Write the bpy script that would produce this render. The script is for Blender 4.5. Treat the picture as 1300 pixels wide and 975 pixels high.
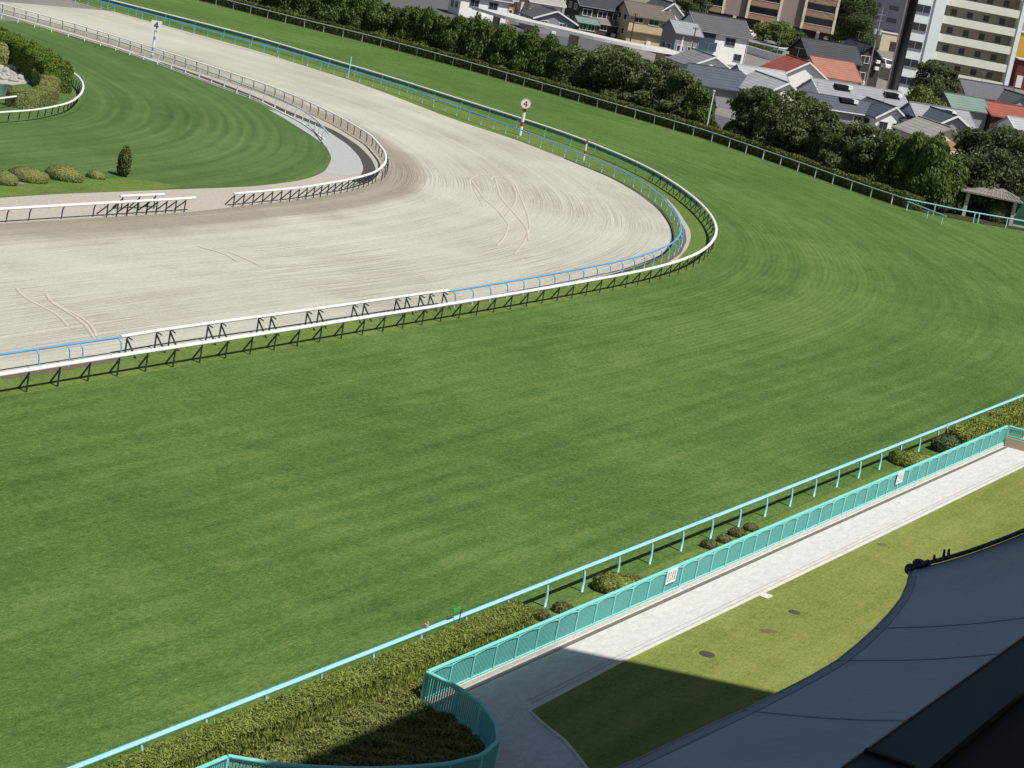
import bpy, math, random
import numpy as np
from mathutils import Vector, Matrix

# ------------------------------------------------------------------ camera, sky, sun, exposure
SC = bpy.context.scene
for o in list(bpy.data.objects): bpy.data.objects.remove(o)
COL = SC.collection
FPX, ROLL, PITCH, CAMH = 2700.0, math.radians(11.0), math.radians(13.7775), 28.5
cp, sp, cr, sr = math.cos(PITCH), math.sin(PITCH), math.cos(ROLL), math.sin(ROLL)
FWD = np.array([0, cp, -sp]); UP0 = np.array([0, sp, cp]); RT0 = np.array([1.0, 0, 0])
RT = cr*RT0 + sr*UP0; UPV = -sr*RT0 + cr*UP0
cd = bpy.data.cameras.new('camera'); cam = bpy.data.objects.new('camera', cd); COL.objects.link(cam)
cd.sensor_fit = 'HORIZONTAL'; cd.sensor_width = 36.0; cd.lens = FPX/1300*36; cd.clip_start = 0.5; cd.clip_end = 6000
cam.matrix_world = Matrix(((RT[0], UPV[0], -FWD[0], 0), (RT[1], UPV[1], -FWD[1], 0), (RT[2], UPV[2], -FWD[2], CAMH), (0, 0, 0, 1)))
SC.camera = cam
SUN_AZ, SUN_EL = math.radians(126), math.radians(60)          # azimuth clockwise from +Y
W = bpy.data.worlds.new('World'); SC.world = W; W.use_nodes = True
sky = W.node_tree.nodes.new('ShaderNodeTexSky'); sky.sky_type = 'NISHITA'; sky.sun_disc = False
sky.sun_elevation = SUN_EL; sky.sun_rotation = SUN_AZ
bg = W.node_tree.nodes['Background']; bg.inputs[1].default_value = 0.057
W.node_tree.links.new(sky.outputs[0], bg.inputs[0])
sl = bpy.data.lights.new('sun', 'SUN'); sl.energy = 5.0; sl.angle = math.radians(0.5); sl.color = (1, 0.955, 0.88)
so = bpy.data.objects.new('sun', sl); COL.objects.link(so)
SD = Vector((math.sin(SUN_AZ)*math.cos(SUN_EL), math.cos(SUN_AZ)*math.cos(SUN_EL), math.sin(SUN_EL)))
so.rotation_euler = SD.to_track_quat('Z', 'Y').to_euler()
SC.view_settings.view_transform = 'Standard'; SC.view_settings.look = 'None'
SC.view_settings.gamma = 1; SC.view_settings.use_curve_mapping = False
SC.view_settings.exposure = 0.08

rng = np.random.default_rng(7); random.seed(7)

# ------------------------------------------------------------------ helpers
def at(px, py, z=0.0):
    """the point of the real place that the photograph shows at (px,py), if it lies at height z"""
    d = FWD*FPX + (px-650)*RT - (py-487.5)*UPV
    t = (z-CAMH)/d[2]
    return np.array([d[0]*t, d[1]*t, z])

def atd(px, py, d):
    """foot (z=0) of the vertical through pixel (px,py) at d metres from the camera's foot"""
    p = at(px, py, 0.0); q = p*(d/np.linalg.norm(p[:2])); q[2] = 0; return q
def resample(P, step, smooth=0, closed=False):
    P = np.asarray(P, float)
    def rs(P, step):
        L = np.r_[0, np.cumsum(np.linalg.norm(np.diff(P, axis=0), axis=1))]
        n = max(2, int(round(L[-1]/step))+1); t = np.linspace(0, L[-1], n)
        return np.stack([np.interp(t, L, P[:, k]) for k in range(P.shape[1])], 1)
    Q = rs(P, step)
    for _ in range(smooth):
        Q[1:-1] = (Q[:-2]+2*Q[1:-1]+Q[2:])/4
    return rs(Q, step) if smooth else Q

def tangents(P):
    T = np.gradient(np.asarray(P)[:, :2], axis=0); return T/np.linalg.norm(T, axis=1)[:, None]
def leftn(P):
    T = tangents(P); return np.stack([-T[:, 1], T[:, 0]], 1)
def offset(P, d):
    Q = np.array(P, float); Q[:, :2] += leftn(P)*d; return Q
def arclen(P):
    return np.r_[0, np.cumsum(np.linalg.norm(np.diff(np.asarray(P)[:, :2], axis=0), axis=1))]
def point_on(P, s):
    L = arclen(P); T = tangents(P)
    p = np.array([np.interp(s, L, P[:, k]) for k in range(P.shape[1])])
    t = np.array([np.interp(s, L, T[:, k]) for k in range(2)]); return p, t/np.linalg.norm(t)

class MB:
    def __init__(s): s.v = []; s.f = []; s.m = []; s.uv = None; s.smooth = False
    def add(s, vs, fs, m=0):
        b = len(s.v); s.v.extend([tuple(map(float, x)) for x in vs])
        for f in fs: s.f.append(tuple(b+int(i) for i in f)); s.m.append(m)
    def box(s, c, size, ax=(1, 0), m=0, lean=None):
        """box, centre c, size (along,across,up), local x along ax in plan"""
        a = np.array([ax[0], ax[1], 0.0]); a /= np.linalg.norm(a); b = np.array([-a[1], a[0], 0]); u = np.array([0, 0, 1.0])
        c = np.array(c, float); V = []
        for k in (-1, 1):
            for j in (-1, 1):
                for i in (-1, 1): V.append(c+a*i*size[0]/2+b*j*size[1]/2+u*k*size[2]/2)
        s.add(V, [(0, 2, 3, 1), (4, 5, 7, 6), (0, 1, 5, 4), (2, 6, 7, 3), (0, 4, 6, 2), (1, 3, 7, 5)], m)
    def beam(s, p, q, w, h=None, m=0):
        """rectangular bar from p to q"""
        p = np.array(p, float); q = np.array(q, float); h = h or w
        t = q-p; t /= np.linalg.norm(t); ref = np.array([0, 0, 1.0]) if abs(t[2]) < .95 else np.array([1.0, 0, 0])
        a = np.cross(t, ref); a /= np.linalg.norm(a); b = np.cross(a, t)
        V = [e+a*i*w/2+b*j*h/2 for e in (p, q) for i, j in ((-1, -1), (1, -1), (1, 1), (-1, 1))]
        s.add(V, [(3, 2, 1, 0), (4, 5, 6, 7), (0, 1, 5, 4), (1, 2, 6, 5), (2, 3, 7, 6), (3, 0, 4, 7)], m)
    def tube(s, P, r, n=6, m=0):
        P = [np.array(p, float) for p in P]; R = r if hasattr(r, '__len__') else [r]*len(P); V = []
        for i, p in enumerate(P):
            t = P[min(i+1, len(P)-1)]-P[max(i-1, 0)]; t /= np.linalg.norm(t)
            ref = np.array([0, 0, 1.0]) if abs(t[2]) < .9 else np.array([1.0, 0, 0])
            a = np.cross(t, ref); a /= np.linalg.norm(a); b = np.cross(t, a)
            for k in range(n):
                A = 2*math.pi*k/n; V.append(p+R[i]*(a*math.cos(A)+b*math.sin(A)))
        F = []
        for i in range(len(P)-1):
            for k in range(n):
                F.append((i*n+k, i*n+(k+1) % n, (i+1)*n+(k+1) % n, (i+1)*n+k))
        F.append(tuple(range(n))); F.append(tuple(reversed(range((len(P)-1)*n, len(P)*n))))
        s.add(V, F, m)
    def sweep(s, P, prof, m=0):
        """closed profile [(across,up)...] swept along 3-D polyline P"""
        P = np.asarray(P, float); N = leftn(P); k = len(prof); V = []
        for p, n in zip(P, N):
            for a, u in prof: V.append((p[0]+n[0]*a, p[1]+n[1]*a, p[2]+u))
        F = []
        for i in range(len(P)-1):
            for j in range(k): F.append((i*k+j, i*k+(j+1) % k, (i+1)*k+(j+1) % k, (i+1)*k+j))
        F.append(tuple(reversed(range(k)))); F.append(tuple(range((len(P)-1)*k, len(P)*k)))
        s.add(V, F, m)
    def prism(s, poly, z0, z1, m=0):
        n = len(poly); V = [(p[0], p[1], z0) for p in poly]+[(p[0], p[1], z1) for p in poly]
        s.add(V, [tuple(reversed(range(n))), tuple(range(n, 2*n))]+[(i, (i+1) % n, n+(i+1) % n, n+i) for i in range(n)], m)
    def build(s, name, mats, parent=None, loc=None):
        me = bpy.data.meshes.new(name); me.from_pydata(s.v, [], s.f)
        if not isinstance(mats, (list, tuple)): mats = [mats]
        for mm in mats: me.materials.append(mm)
        if len(mats) > 1: me.polygons.foreach_set('material_index', s.m)
        if s.smooth: me.polygons.foreach_set('use_smooth', [True]*len(me.polygons))
        me.update()
        o = bpy.data.objects.new(name, me); COL.objects.link(o)
        if parent is not None: o.parent = parent
        if loc is not None: o.location = loc
        return o

def tag(o, label=None, cat=None, group=None, kind=None):
    if label: o['label'] = label
    if cat: o['category'] = cat
    if group: o['group'] = group
    if kind: o['kind'] = kind
    return o
def empty(name, label, cat, loc=(0, 0, 0), rz=0, group=None):
    o = bpy.data.objects.new(name, None); COL.objects.link(o); o.location = Vector([float(x) for x in loc]); o.rotation_euler = (0, 0, rz)
    o.empty_display_size = .2
    return tag(o, label, cat, group)
def kids(o): return [c for c in bpy.data.objects if c.parent == o]
def copy_tree(o, parent=None):
    c = o.copy(); COL.objects.link(c)
    if parent is not None: c.parent = parent
    for ch in kids(o): copy_tree(ch, c)
    return c

# ------------------------------------------------------------------ materials
class NT:
    def __init__(s, name):
        s.mat = bpy.data.materials.new(name); s.mat.use_nodes = True; s.t = s.mat.node_tree; s.b = s.t.nodes['Principled BSDF']
    def n(s, typ, **kw):
        nd = s.t.nodes.new(typ)
        for k, v in kw.items(): setattr(nd, k, v)
        return nd
    def l(s, a, b): s.t.links.new(a, b)
    def coord(s, which, scale=(1, 1, 1), rot=0):
        tc = s.n('ShaderNodeTexCoord'); mp = s.n('ShaderNodeMapping'); s.l(tc.outputs[which], mp.inputs[0])
        mp.inputs['Scale'].default_value = scale; mp.inputs['Rotation'].default_value = (0, 0, rot); return mp.outputs[0]
    def noise(s, vec, scale, detail=3, rough=.55, dist=0):
        nd = s.n('ShaderNodeTexNoise'); s.l(vec, nd.inputs['Vector']); nd.inputs['Scale'].default_value = scale
        nd.inputs['Detail'].default_value = detail; nd.inputs['Roughness'].default_value = rough; nd.inputs['Distortion'].default_value = dist
        return nd.outputs['Fac']
    def ramp(s, fac, stops):
        nd = s.n('ShaderNodeValToRGB'); s.l(fac, nd.inputs[0]); e = nd.color_ramp.elements
        while len(e) < len(stops): e.new(.5)
        for el, (p, c) in zip(e, stops):
            el.position = p; el.color = (c, c, c, 1) if not hasattr(c, '__len__') else (*c, 1)
        return nd.outputs[0]
    def math(s, op, a, b=None, clamp=False):
        nd = s.n('ShaderNodeMath', operation=op); nd.use_clamp = clamp
        for i, x in enumerate((a, b)):
            if x is None: continue
            if isinstance(x, (int, float)): nd.inputs[i].default_value = x
            else: s.l(x, nd.inputs[i])
        return nd.outputs[0]
    def mix(s, fac, a, b, blend='MIX'):
        nd = s.n('ShaderNodeMix', data_type='RGBA', blend_type=blend)
        for i, x in ((0, fac), (6, a), (7, b)):
            if isinstance(x, (int, float)): nd.inputs[i].default_value = x
            elif hasattr(x, '__len__') and not hasattr(x, 'links'): nd.inputs[i].default_value = (*x, 1)
            else: s.l(x, nd.inputs[i])
        return nd.outputs[2]
    def bump(s, h, strength, dist=.05):
        nd = s.n('ShaderNodeBump'); s.l(h, nd.inputs['Height']); nd.inputs['Strength'].default_value = strength
        nd.inputs['Distance'].default_value = dist; s.l(nd.outputs[0], s.b.inputs['Normal'])
    def done(s, col, rough=.8, spec=.2, metal=0):
        if hasattr(col, '__len__') and not hasattr(col, 'links'): s.b.inputs['Base Color'].default_value = (*col, 1)
        else: s.l(col, s.b.inputs['Base Color'])
        s.b.inputs['Roughness'].default_value = rough; s.b.inputs['Specular IOR Level'].default_value = spec
        s.b.inputs['Metallic'].default_value = metal
        return s.mat

def paint(name, c, rough=.45, var=.12, scale=1.5, spec=.4, metal=0, dirt=(.2, .18, .15), dirtamt=.25):
    m = NT(name); v = m.coord('Object')
    f = m.noise(v, scale, 4); g = m.noise(v, scale*7, 3)
    lo = tuple(x*(1-var) for x in c); hi = tuple(min(1, x*(1+var)) for x in c)
    col = m.mix(f, lo, hi)
    col = m.mix(m.math('MULTIPLY', m.ramp(g, [(.55, 0), (.8, 1)]), dirtamt), col, dirt)
    return m.done(col, rough, spec, metal)

def leafmat(name, dark, mid, light, rough=.6, trans=.25):
    m = NT(name); g = m.n('ShaderNodeNewGeometry')
    v = m.coord('Object'); nz = m.noise(v, .9, 3)
    f = m.math('ADD', m.math('MULTIPLY', g.outputs['Random Per Island'], .6), m.math('MULTIPLY', nz, .45))
    col = m.ramp(f, [(.12, dark), (.5, mid), (.92, light)])
    m.done(col, rough, .25)
    tr = m.n('ShaderNodeBsdfTranslucent'); m.l(col, tr.inputs[0])
    mx = m.n('ShaderNodeMixShader'); mx.inputs[0].default_value = trans
    m.l(m.b.outputs[0], mx.inputs[1]); m.l(tr.outputs[0], mx.inputs[2])
    m.l(mx.outputs[0], m.t.nodes['Material Output'].inputs['Surface'])
    return m.mat

def turfmat(name, dark, mid, light, streak=(.05, .9), streak_amt=.5, fine=1.0, st2=(.22, 2.2), band=1.5, mowamt=.085, ring=False):
    m = NT(name)
    uv = m.coord('UV', (streak[0], streak[1], 1)); ob = m.coord('Object'); uvf = m.coord('UV', (1.2, 5.0, 1)); uvg = m.coord('UV', (st2[0], st2[1], 1))
    a = m.noise(uv, 1.0, 4, .6); a2 = m.noise(uvg, 1.0, 3, .6)
    p = m.noise(ob, .055, 4, .6); p2 = m.noise(ob, .021, 2, .5); q = m.noise(ob, .5, 4, .65)
    f1 = m.noise(uvf, 2.2, 3, .7); f2 = m.noise(ob, 14, 3, .7)
    def w(x, k): return m.math('MULTIPLY', m.math('SUBTRACT', x, .5), k)
    sx = m.n('ShaderNodeSeparateXYZ'); m.l(m.coord('UV'), sx.inputs[0])
    ph = m.math('ADD', m.math('MULTIPLY', sx.outputs[1], 2*math.pi/band), m.math('MULTIPLY', p, 9.0))
    mow = m.math('MULTIPLY', m.math('SINE', ph), m.ramp(p2, [(.40, 0.02), (.62, 1)]))
    s = m.math('ADD', w(a, streak_amt*1.2), w(a2, streak_amt*1.0))
    if ring:   # the band on the bend last mown the other way
        rv = m.ramp(m.math('DIVIDE', m.math('ADD', sx.outputs[1], w(p, 4)), 20), [(.40, 0), (.45, 1), (.70, .8), (.78, 0)])
        ru = m.ramp(m.math('DIVIDE', sx.outputs[0], 400), [(.29, 0), (.37, 1), (.48, 1), (.55, 0)]); rg = m.math('MULTIPLY', rv, ru)
        ln = m.math('MULTIPLY', m.math('SINE', m.math('ADD', m.math('MULTIPLY', sx.outputs[1], 13.0), m.math('MULTIPLY', q, 4.0))), .09)
        s = m.math('ADD', s, m.math('MULTIPLY', rg, m.math('ADD', ln, .13)))
        rw = m.math('MULTIPLY', m.ramp(m.math('DIVIDE', sx.outputs[1], 20), [(.08, 0), (.16, 1), (.38, 1), (.42, 0)]), ru)
        s = m.math('ADD', s, m.math('MULTIPLY', m.math('MULTIPLY', rw, ln), .9))
    s = m.math('ADD', s, m.math('MULTIPLY', mow, mowamt)); s = m.math('ADD', s, w(p, .75)); s = m.math('ADD', s, w(q, .5)); s = m.math('ADD', s, w(f1, 1.35*fine)); s = m.math('ADD', s, w(f2, 1.5*fine)); s = m.math('ADD', s, w(m.noise(ob, 3.2, 3, .7), .8*fine))
    s = m.math('ADD', s, .5, True)
    col = m.ramp(s, [(.08, dark), (.5, mid), (.95, light)])
    m.bump(m.math('ADD', f2, f1), .35, .06)
    return m.done(col, .85, .12)

M = {}
M['turf'] = turfmat('turf_grass', (.038, .080, .016), (.074, .138, .031), (.138, .205, .058), ring=True)
M['infield'] = turfmat('infield_grass', (.042, .086, .022), (.072, .130, .036), (.125, .188, .062), (.010, .55), .8, .6, (.035, 1.7), 1.3, .12)
M['verge'] = turfmat('verge_grass', (.05, .095, .02), (.105, .165, .034), (.18, .22, .06), (.1, .9), .3)
M['lawn'] = turfmat('lawn_grass', (.105, .145, .028), (.175, .205, .046), (.255, .26, .078), (.04, .55), .5)
M['barepatch'] = paint('bare_earth', (.135, .115, .055), .95, .4, 4, .1)
M['soil'] = paint('planting_soil', (.040, .046, .020), .95, .4, .8, .1)
def dirtmat():
    m = NT('dirt_track_sand')
    ob = m.coord('Object'); uv1 = m.coord('UV', (.012, .55, 1)); uv2 = m.coord('UV', (.03, 2.6, 1)); uv3 = m.coord('UV', (.2, 7.5, 1)); raw = m.coord('UV')
    l1 = m.noise(uv1, 1, 4, .6, .3); l2 = m.noise(uv2, 1, 4, .65, .4); l3 = m.noise(uv3, 1, 3, .6)
    p = m.noise(ob, .09, 5, .6); lump = m.noise(ob, 2.6, 4, .7); lump2 = m.noise(ob, .8, 3, .6); fine = m.noise(ob, 11, 3, .7)
    def w(x, k): return m.math('MULTIPLY', m.math('SUBTRACT', x, .5), k)
    s = m.math('ADD', w(l1, .9), w(l2, .42)); s = m.math('ADD', s, w(l3, .12)); s = m.math('ADD', s, w(p, .9)); s = m.math('ADD', s, w(fine, .45))
    s = m.math('ADD', s, w(lump, .5)); s = m.math('ADD', s, .5, True)
    col = m.ramp(s, [(.0, (.255, .235, .185)), (.28, (.380, .366, .302)), (.5, (.436, .425, .357)), (.85, (.500, .490, .420))])
    g1 = m.noise(m.coord('UV', (.006, .55, 1)), 1, 2, .5, .2); g2 = m.noise(m.coord('UV', (.010, .33, 1)), 1, 3, .5, .5)
    def contour(g, k, wd): return m.ramp(m.math('PINGPONG', m.math('MULTIPLY', g, k), .5), [(0, 1), (wd, 0)])
    msk = m.ramp(m.noise(ob, .05, 3), [(.46, 0), (.62, 1)])
    gl = m.math('MULTIPLY', m.math('MAXIMUM', contour(g1, 16, .16), contour(g2, 22, .13)), msk)
    col = m.mix(m.math('MULTIPLY', gl, .42), col, (.27, .24, .20))
    sx = m.n('ShaderNodeSeparateXYZ'); m.l(raw, sx.inputs[0])
    wob = m.math('ADD', sx.outputs[1], w(l1, 9.0)); wob = m.math('ADD', wob, w(p, 6))
    damp = m.ramp(m.math('DIVIDE', wob, 10.0), [(.0, .95), (.25, .7), (.55, 0)])
    col = m.mix(m.math('MULTIPLY', damp, .8), col, (.215, .18, .135))
    hh = m.math('ADD', m.math('MULTIPLY', lump, 1.0), m.math('MULTIPLY', l3, .6)); hh = m.math('ADD', hh, m.math('MULTIPLY', lump2, .7)); hh = m.math('ADD', hh, m.math('MULTIPLY', l2, .8)); hh = m.math('SUBTRACT', hh, m.math('MULTIPLY', gl, .5))
    m.bump(hh, .55, .18)
    return m.done(col, .95, .08)
M['dirt'] = dirtmat()
M['track_dark'] = paint('tyre_track_groove', (.35, .32, .27), .95, .2, 2, .05)
M['track_light'] = paint('tyre_track_ridge', (.50, .475, .405), .95, .15, 2, .05)
M['gravel'] = paint('grey_gravel', (.385, .355, .305), .95, .3, 3.5, .1)
M['bluegravel'] = paint('pale_crushed_stone', (.36, .375, .37), .95, .25, 4, .1)
M['gutter'] = paint('gutter_concrete', (.055, .05, .05), .9, .3, 3)
M['gutterstone'] = paint('gutter_stone', (.135, .12, .105), .9, .25, 2)
M['kerbstone'] = paint('kerb_concrete', (.58, .57, .53), .85, .2, 2)
M['edging'] = paint('brown_edging', (.12, .09, .065), .9, .3, 2)
def pavemat():
    m = NT('white_pavers'); uv = m.coord('UV'); ob = m.coord('Object')
    br = m.n('ShaderNodeTexBrick'); m.l(uv, br.inputs['Vector']); br.inputs['Scale'].default_value = 4.2
    br.inputs['Color1'].default_value = (.57, .56, .545, 1); br.inputs['Color2'].default_value = (.63, .62, .605, 1); br.inputs['Mortar'].default_value = (.47, .46, .45, 1)
    br.inputs['Mortar Size'].default_value = .03; br.inputs['Brick Width'].default_value = .9; br.inputs['Row Height'].default_value = .45
    n1 = m.noise(ob, .7, 4, .65); n2 = m.noise(ob, 9, 3)
    n3 = m.noise(m.coord('UV', (.8, 2.2, 1)), 1.6, 5, .7)
    c = m.mix(m.math('MULTIPLY', m.ramp(n1, [(.45, 0), (.75, 1)]), .3), br.outputs[0], (.45, .42, .38))
    c = m.mix(m.math('MULTIPLY', m.ramp(n3, [(.42, 0), (.66, 1)]), .7), c, (.42, .415, .405))
    c = m.mix(.12, c, m.ramp(n2, [(.3, .25), (.7, .75)]))
    return m.done(c, .8, .25)
M['paver'] = pavemat()
M['asphalt'] = paint('asphalt', (.105, .105, .11), .92, .25, 1.2, .15)
M['townground'] = paint('town_ground', (.20, .19, .175), .95, .3, .3, .1)
M['concrete'] = paint('concrete', (.50, .49, .46), .85, .18, .8)
M['white'] = paint('white_paint', (.80, .80, .79), .4, .06, 1, .4, 0, (.4, .38, .34), .18)
M['cyan'] = paint('pale_cyan_paint', (.34, .66, .77), .35, .06, .8, .45, 0, (.25, .4, .4), .15)
M['cyan_dark'] = paint('dark_cyan_edge', (.10, .30, .42), .45, .1, .8)
M['teal'] = paint('teal_paint', (.20, .64, .60), .4, .1, 1.2, .4, 0, (.12, .3, .28), .3)
M['teallight'] = paint('light_teal_paint', (.26, .68, .655), .4, .08, 1.2, .4, 0, (.15, .4, .38), .2)
M['tealmesh'] = paint('teal_infill_paint', (.15, .50, .475), .5, .15, .7, .3, 0, (.10, .30, .30), .35)
M['blue'] = paint('sky_blue_paint', (.12, .36, .72), .4, .12, 1, .45, 0, (.2, .3, .4), .2)
M['bluegreen'] = paint('blue_green_paint', (.10, .36, .48), .45, .15, 1)
M['bluegreen_net'] = paint('teal_green_skirt', (.07, .22, .23), .7, .3, 2)
M['railgrey'] = paint('weathered_pale_rail_paint', (.48, .56, .60), .5, .15, 1)
M['darkgreen'] = paint('dark_green_steel', (.022, .045, .042), .5, .3, 2)
M['red'] = paint('red_paint', (.42, .05, .035), .5, .1, 2)
M['black'] = paint('black_paint', (.012, .013, .015), .6, .3, 2, .2, 0, (.02, .022, .025), .25)
M['ink'] = paint('sign_ink', (.06, .06, .07), .7, .2, 3)
M['redink'] = paint('sign_red_brown_ink', (.33, .07, .05), .7, .1, 3)
M['bark'] = paint('bark', (.10, .075, .05), .95, .35, 4)
M['leaf_conifer'] = leafmat('conifer_leaves', (0.045, 0.08, 0.015), (0.085, 0.135, 0.026), (0.145, 0.2, 0.043), trans=0.3)
M['leaf_broad'] = leafmat('broad_leaves', (0.065, 0.095, 0.034), (0.112, 0.152, 0.054), (0.185, 0.23, 0.088), trans=0.3)
M['leaf_dark'] = leafmat('dark_leaves', (0.048, 0.078, 0.031), (0.085, 0.124, 0.047), (0.145, 0.185, 0.07), trans=0.3)
M['leaf_bright'] = leafmat('bright_leaves', (0.06, 0.1, 0.02), (0.125, 0.18, 0.035), (0.24, 0.28, 0.07), trans=0.3)
M['leaf_hedge'] = leafmat('clipped_hedge_leaves', (0.085, 0.135, 0.026), (0.2, 0.25, 0.048), (0.37, 0.4, 0.1), trans=0.3)
M['leaf_fhedge'] = leafmat('far_hedge_leaves', (0.04, 0.065, 0.014), (0.1, 0.13, 0.028), (0.21, 0.225, 0.06), trans=0.3)
M['leaf_green'] = leafmat('fresh_green_hedge_leaves', (0.06, 0.12, 0.015), (0.13, 0.21, 0.026), (0.23, 0.3, 0.05), trans=0.3)
M['leaf_olive'] = leafmat('olive_topiary_leaves', (0.14, 0.16, 0.05), (0.225, 0.25, 0.078), (0.32, 0.33, 0.12), trans=0.2)
M['leaf_cover'] = leafmat('ground_cover_leaves', (0.09, 0.13, 0.028), (0.21, 0.24, 0.06), (0.37, 0.36, 0.12), trans=0.3)
M['leaf_brown'] = leafmat('brown_green_leaves', (0.08, 0.08, 0.03), (0.145, 0.145, 0.05), (0.22, 0.2, 0.085), trans=0.3)
def fabricmat():
    m = NT('slate_canopy_fabric'); a = m.noise(m.coord('Object', (.35, 6, 6)), 1.5, 4, .65); b_ = m.noise(m.coord('Object'), .25, 4, .6); c_ = m.noise(m.coord('Object', (.2, .2, .2)), 9, 3)
    f = m.math('ADD', m.math('MULTIPLY', a, .55), m.math('MULTIPLY', b_, .5))
    col = m.ramp(f, [(.3, (.335, .38, .40)), (.55, (.415, .465, .485)), (.8, (.48, .52, .53))])
    m.bump(a, .25, .02); return m.done(col, .75, .2)
M['fabric'] = fabricmat(); M['hemband'] = paint('canopy_hem_band', (.29, .335, .385), .75, .15, .5, .2, 0, (.22, .26, .32), .5)
M['hem'] = paint('canopy_hem', (.20, .235, .29), .7, .15, .8)
M['darkmetal'] = paint('dark_metal', (.02, .022, .026), .45, .2, 2)
M['parapet'] = paint('black_parapet_panel', (.045, .055, .07), .55, .15, 1, .3, 0, (.03, .035, .045), .3)
def glassmat(name, c):
    m = NT(name); return m.done(c, .12, .6)
M['glass'] = glassmat('dark_window_glass', (.03, .038, .048))
def roofmat(name, c, rows=3.2, rough=.6, metal=0):
    m = NT(name); v = m.coord('Object'); n = m.noise(v, .5, 4); n2 = m.noise(v, 6, 3)
    sx = m.n('ShaderNodeSeparateXYZ'); m.l(v, sx.inputs[0])
    wv = m.math('SINE', m.math('MULTIPLY', m.math('ADD', sx.outputs[2], m.math('MULTIPLY', n2, .03)), rows*math.pi*2))
    col = m.mix(n, tuple(x*.72 for x in c), tuple(min(1, x*1.25) for x in c))
    col = m.mix(m.math('MULTIPLY', m.ramp(wv, [(.0, 1), (.35, 0)]), .28), col, tuple(x*.4 for x in c))
    col = m.mix(m.math('MULTIPLY', m.ramp(n2, [(.5, 0), (.8, 1)]), .3), col, tuple(x*.55+.03 for x in c))
    m.bump(wv, .3, .05)
    return m.done(col, rough, .35, metal)
for k, c in dict(r_grey=(.085, .088, .095), r_brown=(.12, .105, .085), r_slate=(.075, .088, .115), r_black=(.035, .042, .05), r_silver=(.37, .385, .40), r_bluegrey=(.27, .29, .315),
                 r_purple=(.22, .215, .235), r_red=(.29, .082, .055), r_terra=(.33, .145, .10), r_green=(.16, .235, .20), r_beige=(.34, .325, .295), r_plum=(.105, .10, .125), r_rust=(.20, .175, .165)).items():
    M[k] = roofmat(k.replace('r_', 'roof_'), c)
for k, c in dict(w_white=(.84, .84, .82), w_beige=(.52, .43, .27), w_cream=(.66, .58, .44), w_orange=(.50, .27, .15), w_timber=(.07, .055, .045), w_grey=(.27, .28, .30), w_tan=(.42, .34, .25), w_navyshade=(.06, .085, .13),
                 w_green=(.035, .10, .065), w_yellow=(.66, .42, .07), w_maroon=(.17, .045, .045), w_brick=(.30, .20, .145), w_mauve=(.27, .215, .20), w_slate=(.10, .105, .135), w_aptwhite=(.80, .86, .86), w_aptcream=(.76, .77, .66), w_apttan=(.38, .335, .285), w_pink=(.5, .33, .26)).items():
    M[k] = paint(k.replace('w_', 'wall_'), c, .85, .1, .6, .15, 0, tuple(x*.6 for x in c), .25)

# ------------------------------------------------------------------ key lines of the racecourse (metres)
RAILPX = [(89, 975), (298, 895), (400, 853.5), (560, 789), (738, 721.5), (950, 637), (1060, 593), (1208, 534.6), (1300, 501)]
_a, _b = at(89, 975, 1.07), at(1300, 501, 1.07)
O2 = _a[:2]; DS = (_b-_a)[:2]/np.linalg.norm((_b-_a)[:2]); NS = np.array([-DS[1], DS[0]])
def SN(s, n, z=0.0):
    p = O2+DS*s+NS*n; return np.array([p[0], p[1], z])
def px_poly(P, z=0.0): return np.array([at(x, y, z) for x, y in P])

INNER = px_poly([(-120, 494), (0, 476), (154, 450.6), (271, 433.7), (400, 413), (571.5, 386), (723, 361), (800, 347), (846, 337.5), (892, 321), (908, 305), (912, 291.5), (909, 281), (895, 262), (871, 242), (831, 216), (785, 195), (723, 170), (666, 151.5), (586, 126.5), (500, 99), (446, 83), (323, 46), (200, 15), (141, 0), (20, -30)], 1.1)
INNER = resample(INNER, 2.0, 8); IN0 = INNER.copy(); IN0[:, 2] = 0
BLUEPX = [(571, 370), (650, 357), (723, 344), (775, 334), (815, 325), (855, 309), (866, 294.6), (861.5, 274), (846, 253), (815, 230.6), (785, 214), (723, 189.5), (646, 159), (571, 132), (508, 109), (385, 71), (280, 43), (200, 20), (123, 0), (0, -34)]
BLUE = resample(px_poly(BLUEPX, 1.05), 1.5, 3)
DIRTEDGE = px_poly([(-120, 500), (0, 477), (154, 454), (400, 414), (571, 388), (700, 366), (750, 358), (820, 338), (842, 327), (853, 315), (857.5, 304), (856, 290.6), (844, 268.5), (822, 250.5), (792, 232), (761.5, 218), (715, 200), (654, 177), (577, 152), (500, 122), (446, 102), (323, 63.5), (200, 30), (120, 8), (20, -20)])
DIRTEDGE = resample(DIRTEDGE, 2.0, 2)
DRAIL = resample(px_poly([(297, 246), (385, 238), (446, 227.7), (477, 219), (490, 207), (490, 194), (471, 171.5), (431, 148), (385, 126), (338, 107), (262, 82.5), (200, 62.5), (101, 32), (0, 4.6), (-60, -14)], 1.0), 1.2, 3)
DIN = np.vstack([px_poly([(-140, 294), (0, 283), (120, 276), (234, 269), (289, 263)]), np.c_[DRAIL[4:, :2], np.zeros(len(DRAIL)-4)]])
DIN = resample(np.vstack([(DIN[0]+(DIN[0]-DIN[1])/np.linalg.norm(DIN[0]-DIN[1])*45)[None], DIN]), 2.0, 3)
FARPX = [(100, -47), (200, -22), (289, 0), (360, 18.5), (461.5, 43), (500, 53), (600, 80), (740, 120), (900, 166.5), (1014, 205.5), (1085, 231), (1149, 252)]
FAR = resample(px_poly(FARPX, 1.1), 2.0, 4)
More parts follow.
